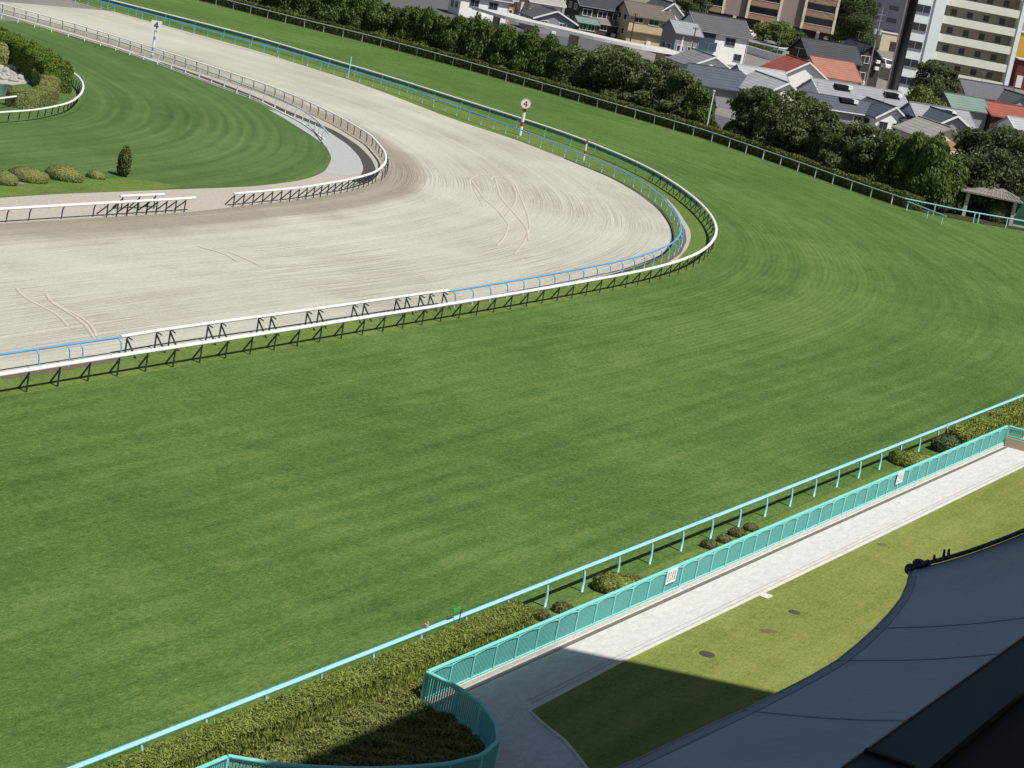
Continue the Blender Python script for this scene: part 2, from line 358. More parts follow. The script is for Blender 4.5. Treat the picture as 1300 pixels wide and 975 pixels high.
FAR_E = resample(px_poly([(1149, 252), (1178, 258), (1229, 268.5), (1300, 280.5), (1390, 296)], 1.1), 1.5, 1)

def strip(name, P, v0, v1, nv, z, mat, kind='structure', side=1):
    """sheet that follows P sideways from v0 to v1 metres; its UV is (metres along, metres across)"""
    N = leftn(P)*side; L = arclen(P); vs = np.linspace(v0, v1, nv); V = []; U = []
    for p, n, l in zip(P, N, L):
        for v in vs: V.append((p[0]+n[0]*v, p[1]+n[1]*v, z)); U.append((l, v))
    F = []
    for i in range(len(P)-1):
        for j in range(nv-1):
            a = i*nv+j; f = (a, a+1, a+nv+1, a+nv); F.append(f if side < 0 else f[::-1])
    return sheet(name, V, F, U, mat, kind)
def sheet(name, V, F, U, mat, kind='structure'):
    me = bpy.data.meshes.new(name); me.from_pydata([tuple(map(float, v)) for v in V], [], F); me.materials.append(mat)
    uv = me.uv_layers.new(name='UVMap'); li = np.empty(len(me.loops), int); me.loops.foreach_get('vertex_index', li)
    uv.data.foreach_set('uv', np.asarray(U, float)[li].ravel()); me.update()
    o = bpy.data.objects.new(name, me); COL.objects.link(o); return tag(o, kind=kind)
def between(name, A, B, z, mat, kind='structure'):
    V = [(a[0], a[1], z) for a in A]+[(b[0], b[1], z) for b in B]; n = len(A)
    L = arclen(A); U = [(l, 0) for l in L]+[(l, float(np.linalg.norm(a[:2]-b[:2]))) for l, a, b in zip(L, A, B)]
    return sheet(name, V, [(i, i+1, n+i+1, n+i) for i in range(n-1)], U, mat, kind)
def flat(name, P, z, mat, uvmode='xy', kind='structure'):
    """filled polygon"""
    import bmesh
    bm = bmesh.new(); vs = [bm.verts.new((float(p[0]), float(p[1]), z)) for p in P]; f = bm.faces.new(vs)
    bmesh.ops.triangulate(bm, faces=[f]); bm.normal_update()
    for q in bm.faces:
        if q.normal.z < 0: q.normal_flip()
    me = bpy.data.meshes.new(name); bm.to_mesh(me); bm.free(); me.materials.append(mat)
    uv = me.uv_layers.new(name='UVMap')
    for lp in me.loops:
        c = me.vertices[lp.vertex_index].co; d = np.array([c.x, c.y])-O2
        uv.data[lp.index].uv = (float(d@DS), float(d@NS))
    o = bpy.data.objects.new(name, me); COL.objects.link(o); return tag(o, kind=kind)

# ------------------------------------------------------------------ ground
b = MB(); b.add([(-2500, -1500, -.03), (2500, -1500, -.03), (2500, 4500, -.03), (-2500, 4500, -.03)], [(0, 1, 2, 3)]); tag(b.build('ground', M['townground']), kind='structure')
# turf course on the outer side of the inner rail (right of travel: the rail runs away from us, then bends left)
T_in = resample(np.vstack([SN(-60, 30.5)[None], IN0]), 2.0, 2)
strip('turf_course', T_in, 0.0, 52.0, 30, .012, M['turf'], side=-1)
strip('dirt_course', DIN, 0.0, 46.0, 26, .004, M['dirt'], side=-1)
# infield grass round the pond, mown in rings
POND = px_poly([(-160, 152), (-60, 147.5), (0, 142.5), (46, 140), (89, 131), (103, 120), (107, 109), (102, 99), (89, 89), (40, 60), (-20, 30), (-80, 5)], 1.0)
POND = resample(POND, 1.5, 2); POND0 = POND.copy(); POND0[:, 2] = 0
strip('infield_grass', POND0, -14, 60, 36, -.004, M['infield'], side=-1)
INEDGE = px_poly([(-140, 262), (0, 251), (60, 247), (200, 241.5), (323, 237), (385, 229), (412, 219), (421, 203), (419, 190), (412, 180), (384, 159), (323, 127), (231, 93), (150, 63), (92, 46), (0, 19), (-60, 2)])
INEDGE = resample(INEDGE, 1.5, 2)
GOUT = resample(np.vstack([px_poly([(-140, 296), (0, 284), (234, 270), (289, 264)]), DIN[np.argmin(np.linalg.norm(DIN[:, :2]-at(320, 261)[:2], axis=1)):]]), 1.5)
t_ = np.linspace(0, 1, 160)
def norm_s(P):
    L = arclen(P); return np.stack([np.interp(t_*L[-1], L, P[:, k]) for k in range(3)], 1)
between('gravel_path', norm_s(INEDGE), norm_s(GOUT), .010, M['gravel'])
PST = resample(px_poly([(340, 139), (360, 150), (395, 172), (414, 186), (421, 200), (419, 212), (412, 220), (440, 224), (464, 219), (466, 205), (461, 196), (448, 184), (421, 166), (390, 150)]), 1.2)
flat('crushed_stone_path', PST, .016, M['bluegravel'])
GUTBAND = resample(px_poly([(200, 79), (262, 100), (318, 122), (354, 138), (421, 166.5), (448, 184.5), (463, 200), (469, 214), (466, 224), (452, 231)]), 1.0, 2)
strip('gutter_dark_band', GUTBAND, -.5, .6, 3, .022, M['gutter'])  # gutter round the bend; the part along the back is only a dark band
KRB = resample(px_poly([(-20, 12), (0, 18.5), (92, 45), (150, 62), (231, 92), (323, 126), (384, 157), (412, 178)]), 1.0, 2)
b = MB(); b.sweep(KRB, [(-.12, 0), (.12, 0), (.12, .12), (-.12, .12)]); tag(b.build('infield_kerb', M['kerbstone']), kind='structure')
# yellowish strip under the rounded bushes
flat('grass_strip', px_poly([(-60, 244), (0, 236), (60, 231), (110, 227.5), (150, 226), (190, 230), (235, 237.5), (200, 241), (120, 244.5), (60, 247), (0, 250.5), (-60, 255)]), .014, M['verge'])
# verge between the dirt's outer edge and the turf rail
def nearest_from(P, Q):
    out = []
    for p in P:
        a = Q[:-1, :2]; d = Q[1:, :2]-a; t = np.clip(((p[:2]-a)*d).sum(1)/(d*d).sum(1), 0, 1); c = a+d*t[:, None]
        k = np.argmin(((c-p[:2])**2).sum(1)); out.append([c[k, 0], c[k, 1], 0])
    return np.array(out)
IV = IN0.copy()
DE = nearest_from(IV, DIRTEDGE)
between('turf_verge', offset(IV, -.15), DE, .018, M['verge'])
mid = slice(np.argmin(np.linalg.norm(IV[:, :2]-at(640, 375)[:2], axis=1)), np.argmin(np.linalg.norm(IV[:, :2]-at(760, 200)[:2], axis=1)))
EDG = resample(DE[mid], 1.0, 4)
strip('edge_gutter', EDG, -.28, .0, 2, .024, M['gutter'], side=-1)
SLAB = resample(px_poly([(845, 253), (858, 268), (872, 290), (874, 300), (869, 315), (855, 331), (838, 339)]), .8, 2)
strip('kerb_slab', SLAB, -.24, .24, 2, .028, M['gravel'])
SLB2 = resample(px_poly([(480, 404), (571, 389.5), (700, 367), (790, 350), (840, 337), (862, 322), (869.5, 305), (867, 291)]), .8, 2)
strip('brown_edging', SLB2, -.16, .16, 2, .033, M['edging'])
LSL = resample(px_poly([(0, 480), (60, 472), (154, 456)]), 1)
strip('edge_boards', LSL, -.25, .25, 2, .026, M['edging'])
# far side: dark soil behind the far rail, road, pavement
FARALL = resample(np.vstack([FAR[:-1], FAR_E]), 2.0); FAR0 = FARALL.copy(); FAR0[:, 2] = 0
strip('planting_bed', FAR0, .15, 10.5, 8, .020, M['soil'], side=1)
strip('road', FAR0, 10.5, 26, 4, .024, M['asphalt'], side=1)
flat('parking_lot', px_poly([(300, -70), (480, -25), (600, 6), (640, 20), (700, 34), (760, 48), (800, 60), (760, 84), (600, 55), (450, 16), (300, -25)]), .034, M['asphalt'])
# path, lawn and planting strip in front of the stand
V = []; U = []
for s in (-60, 15.3, 79.6, 160):
    for n in (-2.6, -30): V.append(SN(s, n, .024)); U.append((s, n))
sheet('paved_path', V, [(0, 2, 3, 1), (2, 4, 5, 3), (4, 6, 7, 5)], U, M['paver'])
lawn = [SN(160, -5.0), SN(90, -5.0), SN(60, -5.03), SN(26, -5.0), SN(17.9, -5.2), SN(17.35, -6.1), SN(16.8, -7.3), SN(16.0, -8.3), SN(15.2, -9.2), SN(13, -12), SN(10, -18), SN(8, -30), SN(160, -30)]
flat('lawn', lawn, .060, M['lawn'])
e = MB(); ed = resample(np.array(lawn[:11]), .8, 0); e.sweep(ed, [(-.06, 0), (.06, 0), (.06, .085), (-.06, .085)]); tag(e.build('lawn_edging', M['kerbstone']), kind='structure')
for dn in (0, .2): strip('path_drain', np.array([SN(160, -4.6-dn), SN(60, -4.6-dn), SN(26, -4.6-dn), SN(18.6, -4.68-dn)]), -.022, .022, 2, .029, M['gravel'])
V = [SN(-60, -.45, .026), SN(160, -.45, .026), SN(160, -2.45, .026), SN(-60, -2.45, .026)]
sheet('planting_strip', V, [(3, 2, 1, 0)], [(-60, -.45), (160, -.45), (160, -2.45), (-60, -2.45)], M['verge'])
# tyre tracks on the sand
TZ = [.0102]
def track(P, w=.16):
    for name, dx, mt in (('tyre_track', 0, M['track_dark']), ('tyre_track', w, M['track_light'])):
        Q = resample(px_poly(P), .6, 3); strip(name, offset(Q, dx), -w*.5, w*.5, 2, TZ[0], mt); TZ[0] += .0006
for P in ([(612, 262), (600, 240), (598, 229), (606, 223), (630, 221), (648, 230), (655, 246), (653, 258), (640, 275)],
          [(628, 240), (632, 231), (622, 226), (640, 224), (652, 232), (660, 250), (668, 270), (672, 288), (664, 308), (652, 322)],
          [(598, 229), (612, 250), (634, 270), (645, 285), (640, 300), (630, 312)],
          [(628, 228), (634, 250), (650, 268), (668, 290), (670, 305)],
          [(20, 366), (23, 373), (38, 383), (60, 393), (74, 400), (84, 414)],
          [(57, 373), (62, 383), (80, 392), (105, 404), (118, 417), (120, 427)],
          [(64, 384), (86, 397), (107, 412), (117, 428)],
          [(290, 320), (310, 328), (330, 338)], [(250, 313), (285, 322), (300, 332)]):
    track(P, .11)

# ------------------------------------------------------------------ rails
def support_mesh(P, s, h, inward, m, brace=.55, arm=.0, w=.07):
    p, t = point_on(P, s); n = np.array([-t[1], t[0]])*inward; b = MB()
    foot = np.array([p[0], p[1], 0.0]); top = foot+[0, 0, h]
    b.beam(foot, top, w*1.15, w*1.15); ft = foot+np.array([n[0], n[1], 0])*brace
    b.beam(ft, foot+[0, 0, h*.86], w, w)
    if arm: b.beam(top-np.array([n[0], n[1], 0])*.02, top+np.array([n[0], n[1], 0])*arm+np.array([0, 0, -.1]), w*.8, w*.8)
    return b
def bent_post(P, s, h, lean, m, r=.04):
    p, t = point_on(P, s); n = np.array([-t[1], t[0], 0])*lean; f = np.array([p[0], p[1], 0.0]); b = MB(); b.smooth = True
    q = [f-n*.30, f-n*.29+[0, 0, h*.55], f-n*.24+[0, 0, h*.8], f-n*.12+[0, 0, h*.95], f+[0, 0, h]]
    b.tube(q, r, 7); return b
def rect(w, h, z=0): return [(-w/2, z-h/2), (w/2, z-h/2), (w/2, z+h/2), (-w/2, z+h/2)]
def rounded(w, h):
    a, c = w/2, h/2; k = .3
    return [(-a, -c*k), (-a*.7, -c), (a*.7, -c), (a, -c*k), (a, c*k), (a*.7, c), (-a*.7, c), (-a, c*k)]
def rail_thing(name, label, P, w, h, mat, posts, cat='rail', prof=None, group=None):
    root = empty(name, label, cat, (P[0][0], P[0][1], 0), 0, group); inv = Vector((-float(P[0][0]), -float(P[0][1]), 0))
    def par(o): o.parent = root; o.location = inv
    b = MB(); b.sweep(P, prof or rounded(w, h)); par(b.build('top_rail', mat))
    for nm, pb, pm in posts: par(pb.build(nm, pm))
    return root, par

# turf inner rail
L = arclen(INNER)[-1]; ss = list(np.arange(1.3, 132, 2.15))+list(np.arange(134, L-1, 4.6))
ITR, par = rail_thing('inner_turf_rail', 'long white running rail on dark green braced posts, curving inside the turf course', INNER, .24, .16, M['white'],
           [('braced_post', support_mesh(INNER, s, 1.05, 1, None), M['darkgreen']) if s < 132 else ('bent_post', bent_post(INNER, s, 1.05, -1, None, .035), M['bluegreen']) for s in ss[:100]])
_i = int(np.searchsorted(arclen(INNER), 112)); b = MB(); b.sweep(INNER[_i:], [(-.02, -.44), (.02, -.44), (.02, -.085), (-.02, -.085)]); par(b.build('rail_skirt', M['bluegreen_net']))
# dirt outer rail, blue bend
L = arclen(BLUE)[-1]
rail_thing('outer_dirt_rail', 'long sky blue rail bending round the outer edge of the sand track', BLUE, .13, .10, M['blue'],
           [('bent_post', bent_post(BLUE, s, 1.02, 1, None), M['blue'] if k % 3 else M['bluegreen']) for k, s in enumerate(np.arange(.4, L-1, 2.3)[:100])])
BL2 = resample(px_poly([(-130, 469), (0, 450), (152, 428)], 1.05), 1.2, 0)
rail_thing('outer_dirt_rail', 'short blue rail with bent posts beside the sand track at the left edge', BL2, .13, .10, M['blue'],
           [('bent_post', bent_post(BL2, s, 1.02, 1, None), M['blue']) for s in (.6, 3.4, 6.2, 9.0, 11.2, arclen(BL2)[-1]-3.0, arclen(BL2)[-1]-.1) if s < arclen(BL2)[-1]])
WH = [at(153, 427.5, 1.05), at(208, 418.5, 1.05), at(273, 409.5, 1.05), at(337, 401, 1.05), at(398, 392.6, 1.05), at(456, 384.3, 1.05), at(510, 376.5, 1.05), at(540, 372.3, 1.05), at(570, 368.6, 1.05)]
for i in range(len(WH)-1):
    P = np.linspace(WH[i], WH[i+1], 6); d = (P[-1]-P[0])/np.linalg.norm(P[-1]-P[0]); P[0] += d*.02; P[-1] -= d*.02; L = arclen(P)[-1]
    rail_thing('movable_rail_section', 'white movable rail section on black trestle legs between the two blue rails', P, .20, .14, M['white'],
               [('trestle_leg', support_mesh(P, s, 1.0, -1, None, .75, .35), M['darkgreen']) for s in (.55, L-.55)], 'rail section', group='white movable rail sections beside the sand')
# dirt inner rail
L = arclen(DRAIL)[-1]
rail_thing('inner_dirt_rail', 'white rail on dark braced posts bending round the inner side of the sand track', DRAIL, .20, .14, M['white'],
           [('braced_post', support_mesh(DRAIL, s, .97, 1, None, .75, .0), M['darkgreen']) if s < 26 else ('bent_post', bent_post(DRAIL, s, .97, 1, None, .045), M['darkgreen']) for s in list(np.arange(.15, 26, 1.25))+list(np.arange(26.6, L-1, 1.9))][:100])
IR2 = resample(px_poly([(-60, -9), (0, 11), (92, 35.5), (150, 52), (200, 68.5), (255, 87), (292, 101), (354, 124.6), (384.6, 139.5), (405, 155), (418, 171)], 1.0), 1.2, 3)
L = arclen(IR2)[-1]
rail_thing('infield_rail', 'pale weathered rail with white posts along the edge of the ring mown infield grass', IR2, .13, .11, M['railgrey'],
           [('post', bent_post(IR2, s, .96, 1, None, .05), M['railgrey']) for s in np.arange(.5, L, 2.5)])
# movable rail at the left and the short one behind it
LM = resample(px_poly([(-90, 271), (0, 265.4), (120, 258.5), (234, 252), (247.5, 251)], 1.0), 1.0)
L = arclen(LM)[-1]; posts = []
LL = arclen(LM)
def s_at(P, px, py, z): return LL[np.argmin(np.linalg.norm(P-at(px, py, z), axis=1))]
for x in (-60, -25, 9, 41, 81, 120, 129): posts.append(('curved_post', bent_post(LM, s_at(LM, x, 265-x*.058, 1.0), .95, -1, None, .045), M['darkgreen']))
for x in (140, 149, 158, 166, 175, 184, 192, 201, 210, 219, 231): posts.append(('braced_post', support_mesh(LM, s_at(LM, x, 265-x*.058, 1.0), .95, 1, None, .9), M['darkgreen']))
rail_thing('straight_white_rail', 'thick straight white rail on curved black posts at the left, ending at a gap', LM, .24, .16, M['white'], posts)
SH = resample(px_poly([(152, 252.5), (208, 250)], 1.02), 1.0)
SH[:, :2] += np.array([-.2, 1.0])
rail_thing('spare_rail', 'short spare length of white rail standing behind the straight white rail', SH, .22, .14, M['white'],
           [('braced_post', support_mesh(SH, s, .97, 1, None, .8), M['darkgreen']) for s in (.3, 2.0, 3.6)])
# pond rails
L = arclen(POND)[-1]
pb = resample(POND[:np.argmin(np.linalg.norm(POND-at(90, 90, 1), axis=1))+1], 1.2)
rail_thing('pond_rail', 'white rail on leaning dark posts curving round the end of the hedged pond garden', pb, .20, .13, M['white'],
           [('post', bent_post(pb, s, .97, -1, None, .045), M['darkgreen']) for s in np.arange(.5, arclen(pb)[-1], 1.5)])
PS = resample(px_poly([(-60, 132), (0, 125), (34, 120.5)], 1.0), 1)
rail_thing('pond_rail', 'short straight white rail beside the pond in front of the curved olive hedge', PS, .2, .13, M['white'],
           [('post', bent_post(PS, s, .97, -1, None, .045), M['darkgreen']) for s in (1, 3.5, 6)])
# far outer rail
L = arclen(FAR)[-1]
def straight_post(P, s, h, w=.085):
    p, t = point_on(P, s); b = MB(); b.box((p[0], p[1], h/2), (w, w, h), t); return b
rail_thing('far_outer_rail', 'long thin pale rail on upright posts in front of the far tree row', FAR, .11, .10, M['railgrey'],
           [('post', straight_post(FAR, s, 1.06), M['white'] if k % 7 == 3 else M['railgrey']) for k, s in enumerate(np.arange(.4, L, 3.2)[:100])])
L = arclen(FAR_E)[-1]
fe = [('post', straight_post(FAR_E, s, 1.06, .10), M['cyan']) for s in (3.3, 7.6, 8.1, 11.3, 15.0, 18.5)]
rail_thing('far_outer_rail', 'pale cyan rail with paired posts in front of the small pavilion at the right edge', FAR_E, .14, .12, M['cyan'], fe)
HU = np.linspace(at(1152.5, 256, 1.0), at(1201, 274.5, 1.0), 8); L = arclen(HU)[-1]
rail_thing('swing_rail', 'short white and cyan gate rail standing out on the turf from the far rail', HU, .12, .10, M['cyan'],
           [('post', straight_post(HU, s, .97, .08), M['cyan']) for s in (.1, L*.55, L-.5)], 'gate')
# near outer rail
NR = np.array([SN(s, 0, 1.02) for s in np.arange(-12, 112, 2.0)])
posts = []
for s in np.arange(27.74-3.08*11, 110, 3.08):
    f = SN(s, 0); n = np.array([NS[0], NS[1], 0]); b = MB(); b.smooth = True
    b.tube([f-n*.12, f-n*.11+[0, 0, .55], f-n*.06+[0, 0, .85], f+[0, 0, .97]], .055, 8); posts.append(('bent_post', b, M['cyan']))
root, par = rail_thing('near_outer_rail', 'thick pale cyan running rail on curved posts between turf and the near hedge', NR, .175, .10, M['cyan'], posts)
b = MB(); b.sweep(NR, [(.094, -.09), (.12, -.09), (.12, .03), (.094, .03)]); par(b.build('rail_skirt', M['cyan_dark']))  # darker cyan strip along the rail's track side

# ------------------------------------------------------------------ teal fence
def fence_panel(P, z0, z1, bar=.1, arch=True):
    """one bay of pickets under an arched bar; P has two plan points"""
    b = MB(); a, c = np.array(P[0][:2]), np.array(P[1][:2]); L = np.linalg.norm(c-a); t = (c-a)/L; n = int(L/bar); FO = np.array([-t[1]*.028, t[0]*.028, 0])
    ts = np.linspace(.04, L-.04, 9); A = [np.array([*(a+t*x), (z1-.14)+(.085*(1-((x-L/2)/(L/2))**2) if arch else .1)]) for x in ts]
    for p, q in zip(A[:-1], A[1:]): b.beam(p-FO, q-FO, .05, .05, 1)
    b.beam(np.array([*(a+t*.03), z0+.05])-FO, np.array([*(c-t*.03), z0+.05])-FO, .05, .05, 1)
    for k in range(1, n):
        x = L*k/n; p = a+t*x; zt = np.interp(x, ts, [q[2] for q in A]); b.box((p[0], p[1], (z0+.07+zt)/2), (.062, .022, zt-z0-.07), t)
    return b
def fence(name, label, pts, base_z, top_z, kerb=True, bar=.1, rail_w=.135):
    root = empty(name, label, 'fence', (pts[0][0], pts[0][1], 0)); inv = Vector((-float(pts[0][0]), -float(pts[0][1]), 0))
    def par(o): o.parent = root; o.location = inv
    P = np.array([[p[0], p[1], top_z-.05] for p in pts])
    b = MB(); b.sweep(resample(P, .4), rounded(rail_w, .10)); par(b.build('top_rail', M['teal']))
    for i, p in enumerate(pts):
        q = pts[min(i+1, len(pts)-1)]-pts[max(i-1, 0)]; b = MB(); b.box((p[0], p[1], (base_z+top_z-.1)/2), (.075, .12, top_z-.1-base_z), q[:2]); par(b.build('post', M['teallight']))
    for i in range(len(pts)-1): par(fence_panel((pts[i], pts[i+1]), base_z, top_z-.04, bar).build('picket_panel', [M['tealmesh'], M['teallight']]))
    if kerb:
        b = MB(); K = resample(np.array([[p[0], p[1], 0] for p in pts]), .5); b.sweep(K, [(-.09, 0), (.09, 0), (.09, base_z-.004), (-.09, base_z-.004)]); par(b.build('kerb', M['kerbstone']))
    return root
FS = [SN(15.14+1.525*k, -2.5) for k in range(43)]
fence('picket_fence', 'long straight teal picket fence with arched bays along the white paved path', FS, .17, 1.28)
FC = resample(np.array([SN(*x) for x in [(15.14, -2.5), (15.0, -3.3), (14.9, -3.9), (14.6, -4.85), (13.95, -5.85), (13.1, -6.7), (12.2, -7.15), (11.1, -7.38), (9.85, -7.2), (8.6, -6.65), (7.0, -5.65), (5.7, -4.55), (4.7, -3.5), (4.2, -2.7), (4.15, -2.5)]]), 1.45)
FC[0] += np.array([DS[0], DS[1], 0])*-.09
fence('curved_picket_fence', 'curved teal picket fence bulging round the shaded planter beside the path', FC, .17, 1.28, True, .1)
fence('picket_fence', 'teal picket fence at the bottom edge, left of the curved planter fence', [SN(4.05-1.5*k, -2.5) for k in range(9)], .17, 1.28)
END = [SN(79.25, -2.62)]+[SN(79.4+.1*k, -2.62-1.5*k) for k in range(1, 8)]
r = fence('end_fence', 'short teal fence on a low tan stone wall at the far end of the path', END, .62, 1.30, False)
b = MB(); K = np.array([[p[0], p[1], 0] for p in END]); b.sweep(K, [(-.2, 0), (.2, 0), (.2, .60), (-.2, .60)]); o = b.build('stone_wall', M['w_tan']); o.parent = r; o.location = Vector((-float(END[0][0]), -float(END[0][1]), 0))
strip('path_gutter', np.array([SN(s, -2.80) for s in (15.3, 40, 79)]), -.10, .10, 2, .032, M['gutterstone'])

def notice(px, py, w, h, label):
    # hangs on the path side of the fence
    s = float((at(px, py, .95)[:2]-O2)@DS); c = SN(s, -2.585, .93); root = empty('notice_board', label, 'sign', c, math.atan2(DS[1], DS[0]))
    b = MB(); b.box((0, 0, 0), (w, .02, h)); b.build('board', M['white'], root)
    b = MB(); r = random.Random(int(px))
    for k in range(4):
        x = -w*.33+w*.22*k
        for j in range(6):
            if r.random() < .9: b.box((x+r.uniform(-.01, .01), -.0125, h*.3-j*h*.115), (w*.08, .004, h*.075))
    b.build('lettering', M['ink'], root)
notice(848, 729, .95, .62, 'white notice with dark writing on the teal fence, the nearer of two')
notice(1137, 604, .95, .66, 'small white notice on the teal fence near the far end of the path')

# ------------------------------------------------------------------ foliage
def cards(P, N, size, up=0., elong=1.6, rg=rng, tilt=.8):
    """leaf cards at P facing roughly N"""
    n = len(P); D = N+rg.normal(0, tilt, (n, 3)); D /= np.linalg.norm(D, axis=1)[:, None]
    R = rg.normal(0, 1, (n, 3)); R[:, 2] += up*3
    A = R-(R*D).sum(1)[:, None]*D; A /= np.linalg.norm(A, axis=1)[:, None]; B = np.cross(D, A)
    s = (size*rg.uniform(.6, 1.35, n))[:, None]; A = A*s*elong*.5; B = B*s*.5
    V = np.stack([P-A, P+B*.9-A*.1, P+A, P-B*.9-A*.1], 1).reshape(-1, 3)
    F = np.arange(4*n).reshape(n, 4); return V, F
def ellipsoid(c, r, nu=10, nv=7):
    V = []; F = []
    for j in range(nv+1):
        for i in range(nu):
            a = 2*math.pi*i/nu; p = math.pi*j/nv; V.append((c[0]+r[0]*math.sin(p)*math.cos(a), c[1]+r[1]*math.sin(p)*math.sin(a), c[2]+r[2]*math.cos(p)))
    for j in range(nv):
        for i in range(nu): F.append((j*nu+i, (j+1)*nu+i, (j+1)*nu+(i+1) % nu, j*nu+(i+1) % nu))
    return np.array(V), F
def mesh_obj(name, parts, mat, parent=None):
    V = np.vstack([p[0] for p in parts]); F = []; k = 0
    for v, f in parts:
        F.extend([tuple(int(i)+k for i in q) for q in f]); k += len(v)
    me = bpy.data.meshes.new(name); me.from_pydata(V.tolist(), [], F); me.materials.append(mat); me.update()
    o = bpy.data.objects.new(name, me); COL.objects.link(o)
    if parent is not None: o.parent = parent
    return o
def sph(n):
    v = rng.normal(0, 1, (n, 3)); return v/np.linalg.norm(v, axis=1)[:, None]
def lobes_cloud(lobes, ncards, size, up=0, elong=1.6, core=.78, tilt=.65, lo=.80, hi=1.08):
    area = np.array([l[1][0]*l[1][1]+l[1][2]*l[1][0] for l in lobes]); area /= area.sum(); parts = []
    P = []; N = []
    for (c, r), a in zip(lobes, area):
        n = int(ncards*a); d = sph(n); rad = rng.uniform(lo, hi, n)[:, None]
        P.append(np.array(c)+d*np.array(r)*rad); N.append(d)
    P = np.vstack(P); N = np.vstack(N); keep = np.ones(len(P), bool)
    for c, r in lobes:
        q = ((P-np.array(c))/np.array(r)); keep &= (np.linalg.norm(q, axis=1) > .72)
    keep &= P[:, 2] > .05
    parts.append(cards(P[keep], N[keep], size, up, elong, tilt=tilt))
    for c, r in lobes: parts.append(ellipsoid(c, np.array(r)*core, 9, 6))
    return parts
def tree_mesh(kind, h, w, mat, trunk=True):
    """returns (crown parts, trunk MB)"""
    t = MB(); t.smooth = True
    if kind == 'conifer':
        lobes = []; n = 5
        for k in range(n):
            z = h*(.16+.66*k/(n-1)); r = w*.5*(1-.42*(k/(n-1))**1.6)
            lobes.append(((rng.normal(0, .10*w), rng.normal(0, .10*w), z), (r*rng.uniform(.85, 1.1), r*rng.uniform(.85, 1.1), h*.19)))
        for k in range(9):
            a = rng.uniform(0, 6.28); lobes.append(((math.cos(a)*w*.27, math.sin(a)*w*.25, h*rng.uniform(.55, .88)), (w*rng.uniform(.08, .16), w*rng.uniform(.08, .16), h*rng.uniform(.12, .24))))
        parts = lobes_cloud(lobes, int(620*h*w*.62), .18, 1.3, 2.6, .78, .6, .8, 1.2)
        t.tube([(0, 0, 0), (0, 0, h*.4)], [.14, .08], 6)
    else:
        lobes = [((rng.normal(0, .05*w), rng.normal(0, .05*w), h*.48), (w*.33, w*.33, h*.34))]
        for k in range(22):
            a = 6.283*k*.381966+rng.uniform(-.5, .5); zz = h*rng.uniform(.18, .93); rr = w*.50*(1-.8*max(0, zz/h-.42)*1.5)*rng.uniform(.55, 1.12)
            r = w*rng.uniform(.08, .21); lobes.append(((math.cos(a)*rr, math.sin(a)*rr, zz), (r*rng.uniform(.8, 1.3), r*rng.uniform(.8, 1.3), r*rng.uniform(.4, .75))))
        parts = lobes_cloud(lobes, int(420*w*h*.62), .215, -.15, 2.2, .62, .85, .6, 1.35)
        t.tube([(0, 0, 0), (.05, 0, h*.2), (-.03, .06, h*.42), (0, 0, h*.62)], [.20, .16, .12, .05], 7)
        for k in range(5):
            a = 1.256*k+.3; t.tube([(0, 0, h*(.26+.05*k)), (math.cos(a)*w*.14, math.sin(a)*w*.14, h*.45), (math.cos(a)*w*.28, math.sin(a)*w*.28, h*.6)], [.09, .06, .02], 5)
    return parts, t
def plant_tree(name, label, kind, loc, h, w, mat, group=None, cat='tree'):
    root = empty(name, label, cat, loc, 0, group); parts, t = tree_mesh(kind, h, w, mat)
    mesh_obj('crown', parts, mat, root); t.build('trunk', M['bark'], root); return root
